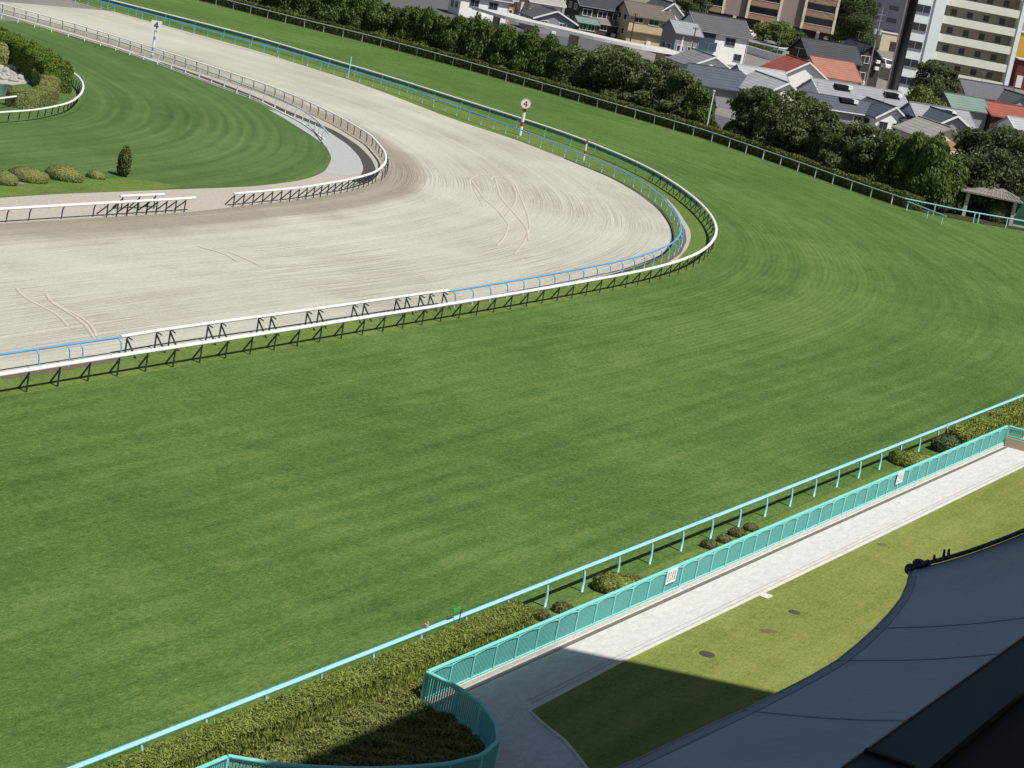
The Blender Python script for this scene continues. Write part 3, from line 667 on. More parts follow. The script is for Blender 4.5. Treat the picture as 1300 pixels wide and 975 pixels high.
def hedge(name, label, P, w, h, mat, size=.12, dens=150, group=None, core=.86, elong=1.8, up=.6, cat='hedge', rough=.05, wob=.06, tilt=.45, sd=1.0):
    """clipped hedge along the ground line P"""
    P = np.asarray(P, float); P = resample(np.c_[P[:, :2], np.zeros(len(P))], .4); L = arclen(P); N = leftn(P); T = tangents(P); Lt = L[-1]
    per = 2*h+w; n = int(dens*Lt*per); s = rng.uniform(0, Lt, n); q = rng.uniform(0, per, n)
    bx = np.interp(s, L, P[:, 0]); by = np.interp(s, L, P[:, 1]); nx = np.interp(s, L, N[:, 0]); ny = np.interp(s, L, N[:, 1])
    side = np.where(q < h, -1, np.where(q < h+w, 0, 1)); kp = (side == 0) | (rng.random(n) < sd); s, q, side = s[kp], q[kp], side[kp]; bx, by, nx, ny = bx[kp], by[kp], nx[kp], ny[kp]; n = len(s); hh = h*(1+wob*np.sin(s*1.7)+wob*.6*np.sin(s*4.1+1))
    v = np.where(side == -1, -w/2, np.where(side == 1, w/2, q-h-w/2)); z = np.where(side == 0, hh, np.where(side == -1, q, q-h-w)*hh/h)
    edge = np.clip(np.abs(v)/(w/2), 0, 1)**4; z = np.where(side == 0, z-edge*.12*h, z); v = np.where(side != 0, v*(1-.10*(z/h)**3), v)
    PP = np.stack([bx+nx*v, by+ny*v, z], 1)+rng.normal(0, rough, (n, 3)); NN = np.stack([nx*side, ny*side, (side == 0)*1.0], 1)
    # ends
    m = int(dens*w*h*2); e = rng.integers(0, 2, m); ev = rng.uniform(-w/2, w/2, m); ez = rng.uniform(0, h, m); i = np.where(e == 0, 0, len(P)-1); sg = np.where(e == 0, -1, 1)
    EP = np.stack([P[i, 0]+N[i, 0]*ev, P[i, 1]+N[i, 1]*ev, ez], 1)+rng.normal(0, rough, (m, 3)); EN = np.stack([T[i, 0]*sg, T[i, 1]*sg, 0*ez], 1)
    PP = np.vstack([PP, EP]); NN = np.vstack([NN, EN]); PP[:, 2] = np.maximum(PP[:, 2], .03)
    b = MB(); b.sweep(np.c_[P[:, :2], np.full(len(P), .0)], [(-w/2*core, 0), (w/2*core, 0), (w/2*core, h*core*.9), (w/2*core*.8, h*core), (-w/2*core*.8, h*core), (-w/2*core, h*core*.9)])
    o = mesh_obj(name, [cards(PP, NN, size, up, elong, tilt=tilt), (np.array(b.v), b.f)], mat)
    return tag(o, label, cat, group)
def bush(name, label, loc, r, h, mat, size=.13, dens=170, cat='bush', group=None, lump=0):
    c = np.array([0, 0, h*.28]); lobes = [(c, (r[0], r[1], h*.74))]
    for k in range(lump):
        a = rng.uniform(0, 6.28); lobes.append((np.array([math.cos(a)*r[0]*.5, math.sin(a)*r[1]*.5, h*.4]), (r[0]*.55, r[1]*.55, h*.5)))
    parts = lobes_cloud(lobes, int(dens*(r[0]*r[1]*6+h*(r[0]+r[1])*4)), size, .4, 1.7, .95, .28, .95, 1.04)
    o = mesh_obj(name, parts, mat); o.location = Vector([float(x) for x in loc]); return tag(o, label, cat, group)

def far(px, off):
    """ground point `off` metres behind the far rail where the rail crosses image column px"""
    pts = FARPX+[(1178, 258), (1229, 268.5), (1300, 280.5), (1390, 296)]
    y = np.interp(px, [p[0] for p in pts], [p[1] for p in pts]); p = at(px, y, 1.1)
    k = np.argmin(np.linalg.norm(FARALL[:, :2]-p[:2], axis=1)); n = leftn(FARALL)[k]
    return np.array([p[0]+n[0]*off, p[1]+n[1]*off, 0.0])

# foreground hedge and planter
hedge('clipped_hedge', 'long clipped yellow green hedge between the cyan rail and the curved planter at the bottom', [SN(-6, -.85), SN(4, -.85), SN(14, -.85), SN(24.6, -.8)], 1.12, 1.0, M['leaf_hedge'], .058, 720, None, .74, 2.6, 1.0, 'hedge', .03, .018, .38, .36)
hedge('clipped_hedge', 'clipped olive hedge behind the far end of the teal fence, with a dark rounded end', [SN(74.4, -1.0), SN(90.5, -.9)], 1.3, 1.0, M['leaf_hedge'], .12, 200, None, .86, 1.8, .6)
hedge('clipped_hedge', 'second clipped hedge at the right edge, separated by a dark notch from the olive hedge', [SN(91.3, -.9), SN(112, -.8)], 1.3, 1.05, M['leaf_hedge'], .13, 160)
poly = np.array([[*x] for x in [(15.0, -2.6), (14.9, -3.9), (14.5, -4.9), (13.8, -5.8), (13.0, -6.5), (12.1, -6.95), (11.1, -7.15), (9.9, -7.0), (8.7, -6.45), (7.1, -5.45), (5.9, -4.4), (4.9, -3.4), (4.4, -2.6), (4.0, -1.5), (15.0, -1.5)]])
def inside(p, poly):
    x, y = p[:, 0], p[:, 1]; r = np.zeros(len(p), bool); j = len(poly)-1
    for i in range(len(poly)):
        xi, yi = poly[i]; xj, yj = poly[j]; c = ((yi > y) != (yj > y)) & (x < (xj-xi)*(y-yi)/(yj-yi+1e-12)+xi); r ^= c; j = i
    return r
Q = rng.uniform((-8, -7.3), (15.2, -1.45), (110000, 2)); Q = np.vstack([Q, rng.uniform((14.5, -2.38), (23.8, -1.3), (14000, 2))]); k1 = inside(Q, poly) | ((Q[:, 0] < 24) & (Q[:, 1] > -2.38)); Q = Q[k1]
hz = .17+.12*np.sin(Q[:, 0]*2.1+np.sin(Q[:, 1]*1.7)*2)*np.sin(Q[:, 1]*2.6+1)+.07*np.sin(Q[:, 0]*7+Q[:, 1]*5)
PP = np.array([SN(s, n, 0) for s, n in Q]); PP[:, 2] = np.maximum(hz*rng.uniform(.55, 1.15, len(Q)), .05)
o = mesh_obj('ground_cover', [cards(PP, np.tile([0, 0, 1.0], (len(PP), 1)), .062, .8, 2.4, tilt=.7)], M['leaf_cover']); tag(o, 'mass of low brownish green ground cover inside the curved planter and beside the long hedge', 'ground cover', kind='stuff')
flat('hedge_bed', [SN(-8, -1.2), SN(24.4, -1.2), SN(24.4, -2.4), SN(-8, -2.4)], .034, M['soil'])
flat('planter_soil', [SN(*x) for x in poly], .040, M['soil'])
for s, n, rr, h, lab, mt in ((26.35, -.75, .30, .42, 'small rusty brown shrub next to the end of the long clipped hedge', 'leaf_brown'), (27.9, -.85, .36, .42, 'second small rusty brown shrub past the hedge end, by the curved rail post', 'leaf_brown'),
                             (32.3, -.95, .85, .72, 'round bright green shrub between the cyan rail and the nearer notice', 'leaf_hedge'), (33.5, -1.2, .4, .5, 'small clump with orange flowers touching the round bright green shrub', 'leaf_brown'),
                             (41.8, -.7, .32, .4, 'small brown shrub behind the fence, nearest of a row of four', 'leaf_brown'), (43.3, -.75, .28, .35, 'small brown shrub behind the fence, second of a row of four', 'leaf_brown'), (44.9, -.7, .35, .4, 'small brown shrub behind the fence, third of a row of four', 'leaf_brown'), (46.4, -.7, .3, .36, 'small brown shrub behind the fence, farthest of a row of four', 'leaf_brown'),
                             (67.9, -1.0, 1.15, .75, 'low spreading green shrub behind the fence short of the olive hedge', 'leaf_hedge'), (73.2, -.95, .7, 1.0, 'dark round shrub against the dark end of the olive hedge', 'leaf_dark')):
    bush('shrub', lab, SN(s, n), (rr*1.25, rr), h, M[mt], .09, 320, 'shrub', None, 2)

# infield garden
def topspine(P, z): return px_poly(P, z)
hedge('garden_hedge', 'tall dark faced green hedge at the pond garden, its clipped top bright in the sun', topspine([(-80, 10), (-20, 32), (22, 51), (50, 64.5), (76, 84)], 2.4), 2.6, 2.5, M['leaf_green'], .13, 170, None, .93, 1.6, .8)
cs = topspine([(52, 90), (60, 93), (64.5, 100), (63, 109), (54, 115), (42, 118), (30, 118), (18, 114)], 1.35)
hedge('curled_hedge', 'olive yellow hedge clipped into a curl, in front of the tall garden hedge', resample(cs, .5, 2), 1.7, 1.45, M['leaf_olive'], .09, 300, None, .94, 1.5, .5, 'hedge', .03, .03, .3)
bush('shrub', 'small upright olive shrub at the left edge beside the tall garden hedge', at(-2, 83), (1.0, 1.0), 2.2, M['leaf_olive'], .16, 90)
flat('rock_bed', px_poly([(-40, 90), (0, 79.5), (14, 82), (28, 92), (40, 101), (36, 106), (18, 108), (0, 107), (-40, 110)]), .020, M['gravel'])
b = MB()
for k in range(26):
    p = at(rng.uniform(-10, 30), rng.uniform(86, 105)); r0 = rng.uniform(.2, .55); v, f = ellipsoid((p[0], p[1], r0*.3), (r0, r0*rng.uniform(.6, 1), r0*.7), 6, 4); v += rng.normal(0, r0*.1, v.shape); b.add(v, f)
tag(b.build('rock_pile', M['bluegravel']), 'grey rocks piled along the bank of the garden pond', 'rocks', kind='stuff')
m = NT('pond_water'); M['water'] = m.done((.05, .12, .10), .08, .5)
flat('pond_water', px_poly([(-80, 118), (-40, 108), (0, 106.5), (18, 108), (13, 118), (0, 122), (-40, 132), (-80, 135)]), .026, M['water'])
for px, py, w, h, lab in ((4, 233, 1.0, .85, 'rounded olive topiary bush cut by the left edge of the view'), (35, 228.5, 1.45, .85, 'wide olive topiary bush with two humps, second from the left edge'), (81, 227.5, 1.4, .95, 'smooth dome shaped olive topiary bush, largest of the row on the infield grass'), (122, 226, .72, .5, 'smallest low olive bush between the dome bush and the columnar shrub')):
    bush('topiary_bush', lab, at(px, py), (w, w*.75), h, M['leaf_olive'], .075, 480, 'bush', None, 1 if px == 35 else 0)
root = empty('columnar_shrub', 'slim upright dark green columnar shrub standing at the end of the rounded bushes', 'shrub', at(155.5, 223.5))
lob = [((0, 0, .65), (.48, .48, .7)), ((0, 0, 1.3), (.46, .46, .7)), ((0, 0, 1.75), (.32, .32, .55))]
mesh_obj('foliage', lobes_cloud(lob, 2600, .13, 1.0, 1.8, .9), M['leaf_fhedge'], root); b = MB(); b.tube([(0, 0, 0), (0, 0, .8)], .06, 6); b.build('stem', M['bark'], root)

# far tree rows
protos = {}
def proto_tree(key, kind, h, w, mat):
    if key not in protos: protos[key] = tree_mesh(kind, h, w, mat)
    return protos[key]
con_meshes = []
for k in range(5):
    parts, t = tree_mesh('conifer', 6.0, 3.0, None); con_meshes.append((parts, t))
def put_conifer(loc, h, w, i, label, group):
    root = empty('conifer', label, 'tree', loc, 0, group)
    parts, t = con_meshes[i % 5]
    key = ('c', i % 5)
    if key not in protos:
        a = mesh_obj('crown', parts, M['leaf_conifer'], root); c = t.build('trunk', M['bark'], root); protos[key] = (a.data, c.data)
    else:
        for nm, d in zip(('crown', 'trunk'), protos[key]):
            o = bpy.data.objects.new(nm, d); COL.objects.link(o); o.parent = root
    h *= 1.0; root.scale = (w/3.0, w/3.0, h/6.0); root.rotation_euler = (0, 0, rng.uniform(0, 6.28))
i = 0
for px in np.arange(255, 692, 12.0):
    put_conifer(far(px, 3.9+rng.uniform(-.5, .5)), np.interp(px, [250, 480, 600, 690], [5.2, 5.7, 6.4, 6.3])*rng.uniform(.88, 1.1), rng.uniform(2.9, 3.8), i, 'bushy dark green conifer in the dense row behind the far rail, upper middle', 'conifers in the dense row behind the far rail'); i += 1
for px, h, lab in ((846, 5.6, 'dark conifer at the right end of the broadleaf clump, left of the white lamp post'), (862, 5.0, 'lower dark conifer right beside the white lamp post')):
    put_conifer(far(px, 4.6), h, 2.8, i, lab, None); i += 1
for px, h in ((1082, 6.6), (1098, 7.2), (1115, 7.4), (1132, 7.5), (1149, 7.3), (1166, 7.2), (1182, 6.6), (1197, 5.6), (1212, 5.0)):
    put_conifer(far(px, 5.0+rng.uniform(-.7, 1.2)), h, 3.6, i, 'tall feathery dark green conifer in the clump left of the pavilion', 'conifers in the clump left of the pavilion'); i += 1
for px, off, h, w, mt, lab in ((690, 5.5, 6.3, 5.4, 'leaf_broad', 'broadleaf tree joining the end of the conifer row, leftmost of the grey green clump'), (722, 6.2, 7.4, 6.0, 'leaf_broad', 'broadleaf tree in the grey green clump right above the red and white distance marker'),
                               (757, 5.8, 7.6, 6.2, 'leaf_broad', 'spreading broadleaf tree in the middle of the grey green clump below the white canopy edge'), (792, 6.0, 7.4, 6.0, 'leaf_broad', 'broadleaf tree in the grey green clump in front of the beige house'), (824, 5.4, 6.6, 5.4, 'leaf_broad', 'rightmost broadleaf tree of the grey green clump, next to a dark conifer'),
                               (908, 6.0, 6.2, 5.6, 'leaf_dark', 'broadleaf tree right of the white lamp post, below the slate hipped roof'), (940, 5.6, 7.2, 6.2, 'leaf_broad', 'tallest broadleaf tree in front of the silver roofed houses'), (972, 5.4, 6.9, 5.8, 'leaf_broad', 'leafy tree below the white gable of the silver roofed house'),
                               (1004, 5.6, 6.0, 5.0, 'leaf_dark', 'darker tree in front of the small round topped grey roof'), (1034, 5.2, 6.4, 5.0, 'leaf_broad', 'feathery tree between the grey roof and the tall conifer clump'), (1062, 5.0, 6.0, 4.6, 'leaf_dark', 'tree at the left flank of the tall conifer clump'),
                               (1272, 9.0, 9.4, 8.0, 'leaf_dark', 'large rounded tree behind the pavilion at the right edge'), (1305, 10.0, 9.6, 7.0, 'leaf_dark', 'dark tree cut by the right edge beside the large rounded tree')):
    k = 1.1 if px < 730 else 1.0 if px < 850 else 1.17 if px < 1100 else 1.0
    plant_tree('broadleaf_tree', lab, 'broad', far(px, off), h*k, w*1.06, M[mt])
fh = [far(x, 1.6) for x in range(250, 1172, 20)]
hedge('low_hedge', 'very long low clipped hedge with a sunlit olive top right behind the far rail', fh, 1.8, 1.42, M['leaf_fhedge'], .16, 90, None, .8, 1.7, .4, 'hedge', .05, .04, .45, .5)
for px in list(range(684, 850, 17))+list(range(898, 1080, 17)):
    bush('understory_shrub', 'dark shrub filling the gap under the broadleaf trees behind the low hedge', far(px, 4.2+rng.uniform(-.5, 1.2)), (1.5, 1.2), rng.uniform(1.7, 2.6), M['leaf_dark'], .2, 60, 'shrub', 'dark shrubs under the far broadleaf trees', 2)
for px, py, h, w, mt, lab in ((1178, 108, 10.2, 6.2, 'leaf_dark', 'dark tree in front of the white apartment tower'), (1172, 122, 7.6, 5.4, 'leaf_bright', 'bright green low tree in front of the dark tree by the apartment tower'), (1203, 104, 9.2, 4.4, 'leaf_dark', 'small dark tree between the apartment tower and the purple grey roof'),
                              (1074, 64, 16, 11, 'leaf_dark', 'tall dark tree behind the black tiled house'), (1052, 52, 8, 7, 'leaf_dark', 'dark tree at the right end of the brick building'), (874, 30, 10, 8, 'leaf_dark', 'dark tree at the top edge above the grey tiled roof'), (905, 24, 9, 7, 'leaf_broad', 'tree at the top edge left of the brick building'),
                              (1092, 64, 5, 5, 'leaf_broad', 'green tree at the foot of the dark slate coloured building'), (988, 58, 5.0, 5.4, 'leaf_bright', 'bright green street tree in front of the brick building'), (1006, 60, 4.0, 5.0, 'leaf_dark', 'dark street tree under the brick building, right of the bright one'), (968, 52, 3.6, 4.6, 'leaf_bright', 'low bushy tree beside the parked white car')):
    plant_tree('town_tree', lab, 'broad', atd(px, py, {1178: 338, 1172: 322, 1203: 343}[px]) if px in (1178, 1172, 1203) else at(px, py), h, w, M[mt])

# ------------------------------------------------------------------ distance markers and small posts
def glyph4(b, size, y, z, th, m=0):
    """a figure 4 in the local x-z plane facing -y"""
    s = size
    b.beam((-.30*s, y, z-.08*s), (.12*s, y, z+.5*s), .012, th, m); b.beam((-.34*s, y-.002, z-.12*s), (.36*s, y-.002, z-.12*s), .012, th, m); b.beam((.12*s, y-.004, z+.52*s), (.12*s, y-.004, z-.5*s), .012, th, m)
def striped_pole(px, py, h, r, bands, label, name, rz=0, sign=None):
    root = empty(name, label, 'marker', at(px, py), rz); n = len(bands)
    k = 0
    while k < n:
        e = k
        while e+1 < n and bands[e+1] == bands[k]: e += 1
        b = MB(); b.tube([(0, 0, h*k/n), (0, 0, h*(e+1)/n)], r*(1+.012*(k % 2)), 12); b.build('shaft' if n == 1 else 'painted_band', M[bands[k]], root); k = e+1
    return root
r = striped_pole(660, 172, 3.0, .17, ['white', 'white', 'red', 'white', 'white', 'red'], 'tall red and white pole with a round white sign reading 4, beside the blue rail', 'distance_marker')
b = MB()
ns = 28; ring = [(.52*math.cos(2*math.pi*k/ns), .52*math.sin(2*math.pi*k/ns)) for k in range(ns)]
def disc(b, rad, y0, y1, z, m=0):
    R = [(rad*math.cos(2*math.pi*k/ns), rad*math.sin(2*math.pi*k/ns)) for k in range(ns)]
    V = [(x, y0, z+q) for x, q in R]+[(x, y1, z+q) for x, q in R]
    b.add(V, [tuple(range(ns)), tuple(reversed(range(ns, 2*ns)))]+[(i, ns+i, ns+(i+1) % ns, (i+1) % ns) for i in range(ns)], m)
disc(b, .56, -.24, -.18, 3.45); b.build('disc', M['white'], r)
b = MB(); glyph4(b, .62, -.247, 3.43, .11); b.build('numeral', M['redink'], r)
b = MB()
for k in range(ns):
    a, c = 2*math.pi*k/ns, 2*math.pi*(k+1)/ns; b.beam((.53*math.cos(a), -.243, 3.45+.53*math.sin(a)), (.53*math.cos(c), -.243, 3.45+.53*math.sin(c)), .02, .035)
b.build('rim', M['redink'], r); r.rotation_euler = (0, 0, 0)
r = striped_pole(192.5, 74, 3.2, .13, ['bluegreen', 'white', 'blue', 'white', 'white', 'blue', 'white', 'white'], 'blue and white pole with a square white sign reading 4, by the inner sand rail', 'distance_marker', .15)
b = MB(); b.box((0, -.16, 3.6), (1.15, .06, 1.05)); b.build('board', M['white'], r)
b = MB(); glyph4(b, .68, -.197, 3.6, .13); b.build('numeral', M['ink'], r)
striped_pole(740.5, 204, 2.1, .10, ['white', 'white', 'red', 'white', 'white', 'red'], 'short red and white marker pole beside the blue rail, right of the round sign', 'marker_pole')
striped_pole(441.5, 100, 2.6, .06, ['cyan'], 'thin pale blue pole standing between the two rails on the back stretch', 'marker_pole')
striped_pole(1196.5, 566, 1.35, .05, ['white', 'red', 'white', 'red', 'white'], 'slim red and white pole beside the dark end of the olive hedge', 'marker_pole')
# little green board on a stick at the near rail
root = empty('course_flag', 'small bright green board on a thin stick beside the near cyan rail', 'marker', SN(20.6, -.32))
b = MB(); b.tube([(0, 0, 0), (0, 0, 1.55)], .022, 6); b.build('stick', M['darkgreen'], root)
m = NT('bright_green_plastic'); M['bgreen'] = m.done((.05, .42, .09), .4, .4)
b = MB(); b.box((-.16, 0, 1.5), (.5, .03, .16), (DS[0], DS[1])); b.build('board', M['bgreen'], root)
b = MB(); p = SN(18.9, 0.05, 1.16); b.box((0, 0, 0), (.16, .12, .14), DS); b.box((.03, .02, .1), (.07, .07, .08), DS); o = b.build('rail_fitting', M['w_pink'], None, Vector(p.tolist())); tag(o, 'small pinkish box fixed on top of the near cyan rail beside the green board', 'fitting')
# white lamp post by the conifer
root = empty('lamp_post', 'plain white post standing behind the far rail between conifer and tree', 'post', far(877.5, 2.9))
b = MB(); b.tube([(0, 0, 0), (0, 0, 5.5)], [.09, .07], 8); b.build('shaft', M['white'], root); b = MB(); b.box((0, 0, 5.57), (.3, .2, .14)); b.build('cap', M['white'], root)
# manhole covers and slab on the lawn
for px, py, w, lab in ((1008, 779, .25, 'small dark round cover in the sunny lawn, nearest the canopy tip'), (897, 832.5, .32, 'dark oval looking cover in the lawn just outside the stand shadow')):
    b = MB(); b.tube([(0, 0, .055), (0, 0, .078)], w, 20); b.tube([(0, 0, .078), (0, 0, .084)], w*.8, 20); o = b.build('manhole_cover', M['gutter'], None, Vector(at(px, py).tolist())); tag(o, lab, 'cover')
for px, py, k in ((973, 803, 1.0), (1118, 693, .6)):
    q = [at(px+k*dx, py+k*dy) for dx, dy in ((-11, -2.2), (-7, -3.2), (-3, -2.4), (2, -3), (6, -1), (11, -.6), (14, 1.4), (9, 2.2), (5, 1.4), (1, 2.6), (-5, 1.2))]; flat('bare_patch', q, .066, M['barepatch'])
b = MB(); b.box((0, 0, .075), (.62, .5, .03), DS); o = b.build('paving_slab', M['kerbstone'], None, Vector(at(971, 758).tolist())); tag(o, 'pale slab set in the lawn edge beside the paved path', 'slab')

# ------------------------------------------------------------------ pavilion, green screen
PV = at(1251, 278)
root = empty('pavilion', 'small open pavilion with a ribbed brown grey roof behind the cyan rail at the right', 'pavilion', PV, -.12)
b = MB(); hw, hd, ze, zr = 3.4, 2.0, 2.75, 3.6
V = [(-hw, -hd, ze), (hw, -hd, ze), (hw, hd, ze), (-hw, hd, ze), (-hw*.05, 0, zr), (hw*.35, 0, zr)]; V2 = [(x, y, z-.12) for x, y, z in V]
b.add(V+V2, [(0, 1, 5, 4), (1, 2, 5), (2, 3, 4, 5), (3, 0, 4), (6, 10, 11, 7), (7, 11, 8), (8, 11, 10, 9), (9, 10, 6), (0, 6, 7, 1), (1, 7, 8, 2), (2, 8, 9, 3), (3, 9, 6, 0)]); b.build('roof', M['r_rust'], root)
b = MB()
for k in range(15):
    x = -hw+.25+k*(2*hw-.5)/14; xr = np.clip(x, -hw*.05, hw*.35); b.beam((x, -hd, ze+.03), (xr+(x-xr)*.25, -hd*.25, zr-(zr-ze)*.25+.03), .07, .06)
b.build('roof_ribs', M['r_beige'], root)
for x, y in ((-2.5, -1.4), (2.6, -1.4), (-2.5, 1.4), (2.6, 1.4)):
    b = MB(); b.box((x, y, 1.33), (.38, .38, 2.66)); b.build('pillar', M['concrete'], root)
bush('shrub', 'leafy green shrub growing under the pavilion roof, right of its pillar', PV+np.array([1.0, -1.0, 0]), (1.35, .8), 2.5, M['leaf_fhedge'], .18, 110, 'shrub', None, 2)
b = MB(); b.box((0, 0, 1.75), (4.5, .12, 3.1)); o0 = empty('green_screen', 'dark green panel screen with a pale base at the right edge beside the pavilion', 'screen', at(1312, 292)); b.build('panel', M['w_green'], o0)
b = MB(); b.box((0, 0, .1), (4.7, .3, .2)); b.build('base', M['concrete'], o0)

# ------------------------------------------------------------------ town
TROT = math.radians(23)
def house(px, py, zr, L, Wd, wall_h, roof, wall, label, ridge='E', hip=0.0, rot=None, front_px=False, windows=(), trim='white', band=None, cat='house', name='house', ov=.45, extras=None):
    """house whose ridge (E: its middle, G: its front end) lies at pixel (px,py) at height zr. local -y is its street front"""
    rot = TROT if rot is None else rot; p = at(px, py, zr); root = empty(name, label, cat, (p[0], p[1], 0), rot)
    b = MB()
    if ridge == 'E': x0, x1, y0, y1 = -L/2, L/2, -Wd/2, Wd/2
    else: x0, x1, y0, y1 = -Wd/2, Wd/2, .35, L
    rise = zr-wall_h
    if ridge == 'E':
        b.prism([(x0, y0), (x1, y0), (x1, y1), (x0, y1)], 0, wall_h)
        if not hip:
            zz = wall_h+rise-.12
            for x, sg in ((x0, 1), (x1, -1)): b.add([(x, y0, wall_h), (x, y1, wall_h), (x, 0, zz)], [(0, 1, 2)])
    else:
        b.prism([(x0, y0), (x1, y0), (x1, y1), (x0, y1)], 0, wall_h); zz = wall_h+rise-.12
        for y in (y0, y1): b.add([(x0, y, wall_h), (x1, y, wall_h), (0, y, zz)], [(0, 1, 2)])
    b.build('wall', M[wall], root)
    if band:
        c = MB(); z0, z1, bm = band
        c.box(((x0+x1)/2, y0-.03, (z0+z1)/2), (x1-x0+.06, .06, z1-z0)); c.build('wall_band', M[bm], root)
    r = MB(); th = .16; e = ov; half = (Wd/2+e); drop = rise*e/(Wd/2)
    if ridge == 'E':
        a0, a1 = x0-e, x1+e; h0 = hip*(a1-a0)
        V = [(a0, -half, wall_h-drop), (a1, -half, wall_h-drop), (a1, half, wall_h-drop), (a0, half, wall_h-drop), (a0+h0, 0, zr), (a1-h0, 0, zr)]
    else:
        a0, a1 = y0-e, y1+e
        V = [(half, a0, wall_h-drop), (half, a1, wall_h-drop), (-half, a1, wall_h-drop), (-half, a0, wall_h-drop), (0, a0, zr), (0, a1, zr)]
    U = [(x, y, z-th) for x, y, z in V]
    F = [(0, 1, 5, 4), (2, 3, 4, 5), (1, 2, 5), (3, 0, 4)] if hip else [(0, 1, 5, 4), (2, 3, 4, 5), (1, 5, 11, 7), (5, 2, 8, 11), (3, 4, 10, 9), (4, 0, 6, 10)]
    F += [(6, 10, 11, 7), (8, 11, 10, 9), (0, 6, 7, 1), (2, 8, 9, 3)]+([(7, 11, 8), (9, 10, 6), (1, 7, 8, 2), (3, 9, 6, 0)] if hip else [])
    r.add(V+U, F); ro = r.build('roof', M[roof], root)
    t = MB()
    if ridge == 'G':
        t.beam((-half, a0-.04, wall_h-drop-.06), (0, a0-.04, zr-.06), .08, .24); t.beam((half, a0-.045, wall_h-drop-.06), (0, a0-.045, zr-.06), .08, .24)
    else:
        t.beam((a0, -half-.04, wall_h-drop-.1), (a1, -half-.04, wall_h-drop-.1), .10, .14)
        if not hip: t.beam((a0-.04, -half, wall_h-drop-.04), (a0-.04, 0, zr-.04), .08, .2); t.beam((a1+.04, -half, wall_h-drop-.04), (a1+.04, 0, zr-.04), .08, .2)
    t.build('fascia', M[trim], ro)
    c = MB(); (c.beam((a0, 0, zr+.03), (a1, 0, zr+.03), .22, .14) if ridge == 'E' and not hip else c.beam(V[4] if hip else (0, a0, zr+.03), V[5] if hip else (0, a1, zr+.03), .22, .14)); c.build('ridge_cap', M[roof], ro)
    hsh = sum(ord(q) for q in label); rr = random.Random(hsh)
    if not windows: windows = [(x0+(x1-x0)*q, min(wall_h-.9, 1.75), 1.3, 1.05) for q in (.25, .7)]
    side_z = [1.7]+([4.2] if wall_h > 4.6 else [])
    for wz in side_z:
        for yy in (y0+(y1-y0)*.3, y0+(y1-y0)*.68):
            f = MB(); f.box((x0-.04, yy, wz), (.1, 1.3, 1.1)); fo = f.build('window', M['w_grey'] if wall in ('w_white',) else M['white'], root); g = MB(); g.box((x0-.09, yy, wz), (.03, 1.12, .92)); g.build('pane', M['glass'], fo)
    c = MB(); c.tube([(x1-.15, y0-.07, .1), (x1-.15, y0-.07, wall_h-.2)], .05, 6); c.build('downpipe', M['w_grey'], root)
    if rr.random() < .6:
        ax, ay = (rr.uniform(-L*.3, L*.3), 0) if ridge == 'E' else (0, L*rr.uniform(.2, .8)); c = MB()
        c.tube([(ax, ay, zr-.1), (ax, ay, zr+1.7)], .035, 5); c.beam((ax-.7, ay, zr+1.6), (ax+.7, ay, zr+1.6), .04)
        for q in (-.6, -.3, 0, .3, .6): c.beam((ax+q, ay-.35, zr+1.6), (ax+q, ay+.35, zr+1.6), .03)
        c.build('aerial', M['w_grey'], root)
    if rr.random() < .6:
        c = MB(); c.box((x0+(x1-x0)*.5, y0-.32, .42), (.8, .35, .62)); c.build('air_conditioner', M['white'], root)
    for wx, wz, ww, wh in windows:
        f = MB(); yy = y0-.05
        for q, s in (((wx, yy, wz+wh/2), (ww+.16, .1, .08)), ((wx, yy, wz-wh/2), (ww+.16, .14, .08)), ((wx-ww/2, yy, wz), (.08, .1, wh-.08)), ((wx+ww/2, yy, wz), (.08, .1, wh-.08)), ((wx, yy, wz), (.05, .07, wh-.08))): f.box(q, s)
        fo = f.build('window', M['white'] if wall not in ('w_white',) else M['w_grey'], root); g = MB(); g.box((wx, y0-.012, wz), (ww-.07, .02, wh-.07)); g.build('pane', M['glass'], fo)
    return root
def addpart(root, name, mat, c, size, parent=None):
    b = MB(); b.box(c, size); return b.build(name, M[mat], parent or root)

h = house(911, 20, 7.8, 10.2, 7.5, 5.4, 'r_grey', 'w_white', 'two storey white house with a dark grey tiled roof and a navy balcony side', windows=((1.6, 3.9, 1.9, 1.3), (3.6, 1.4, 1.4, 1.2)), trim='w_grey')
addpart(h, 'balcony', 'w_navyshade', (-2.9, -4.0, 2.6), (3.6, .6, 1.6)); addpart(h, 'shutter', 'w_navyshade', (-2.9, -3.79, 4.2), (3.0, .08, 1.5))  # balcony shade put into the navy of these boxes, the shutter included
h = house(822, 5, 7.0, 8.6, 6.5, 5.0, 'r_brown', 'w_beige', 'sunlit beige house with a weathered brown tiled roof and a row of upper windows', windows=((-2.6, 4.15, 1.8, .9), (.5, 4.1, 2.0, 1.0), (2.9, 4.1, 1.0, 1.0)), trim='r_brown')
addpart(h, 'lower_roof', 'r_brown', (0, -3.55, 2.0), (8.4, .7, .14))
house(856, 4, 8.0, 8, 6.0, 5.6, 'r_grey', 'w_white', 'white gabled house behind the beige house at the top of the view', 'G', windows=((0, 4.2, 1.2, 1.1),))
h = house(868, 27, 6.2, 4.5, 6.0, 4.6, 'r_bluegrey', 'w_grey', 'grey house with tall white shutters between the beige and the grey roofed house', 'E', trim='w_grey')
addpart(h, 'shutter', 'white', (-.9, -3.06, 2.6), (.3, .06, 2.6)); addpart(h, 'shutter', 'white', (1.0, -3.06, 2.6), (.3, .06, 2.0))
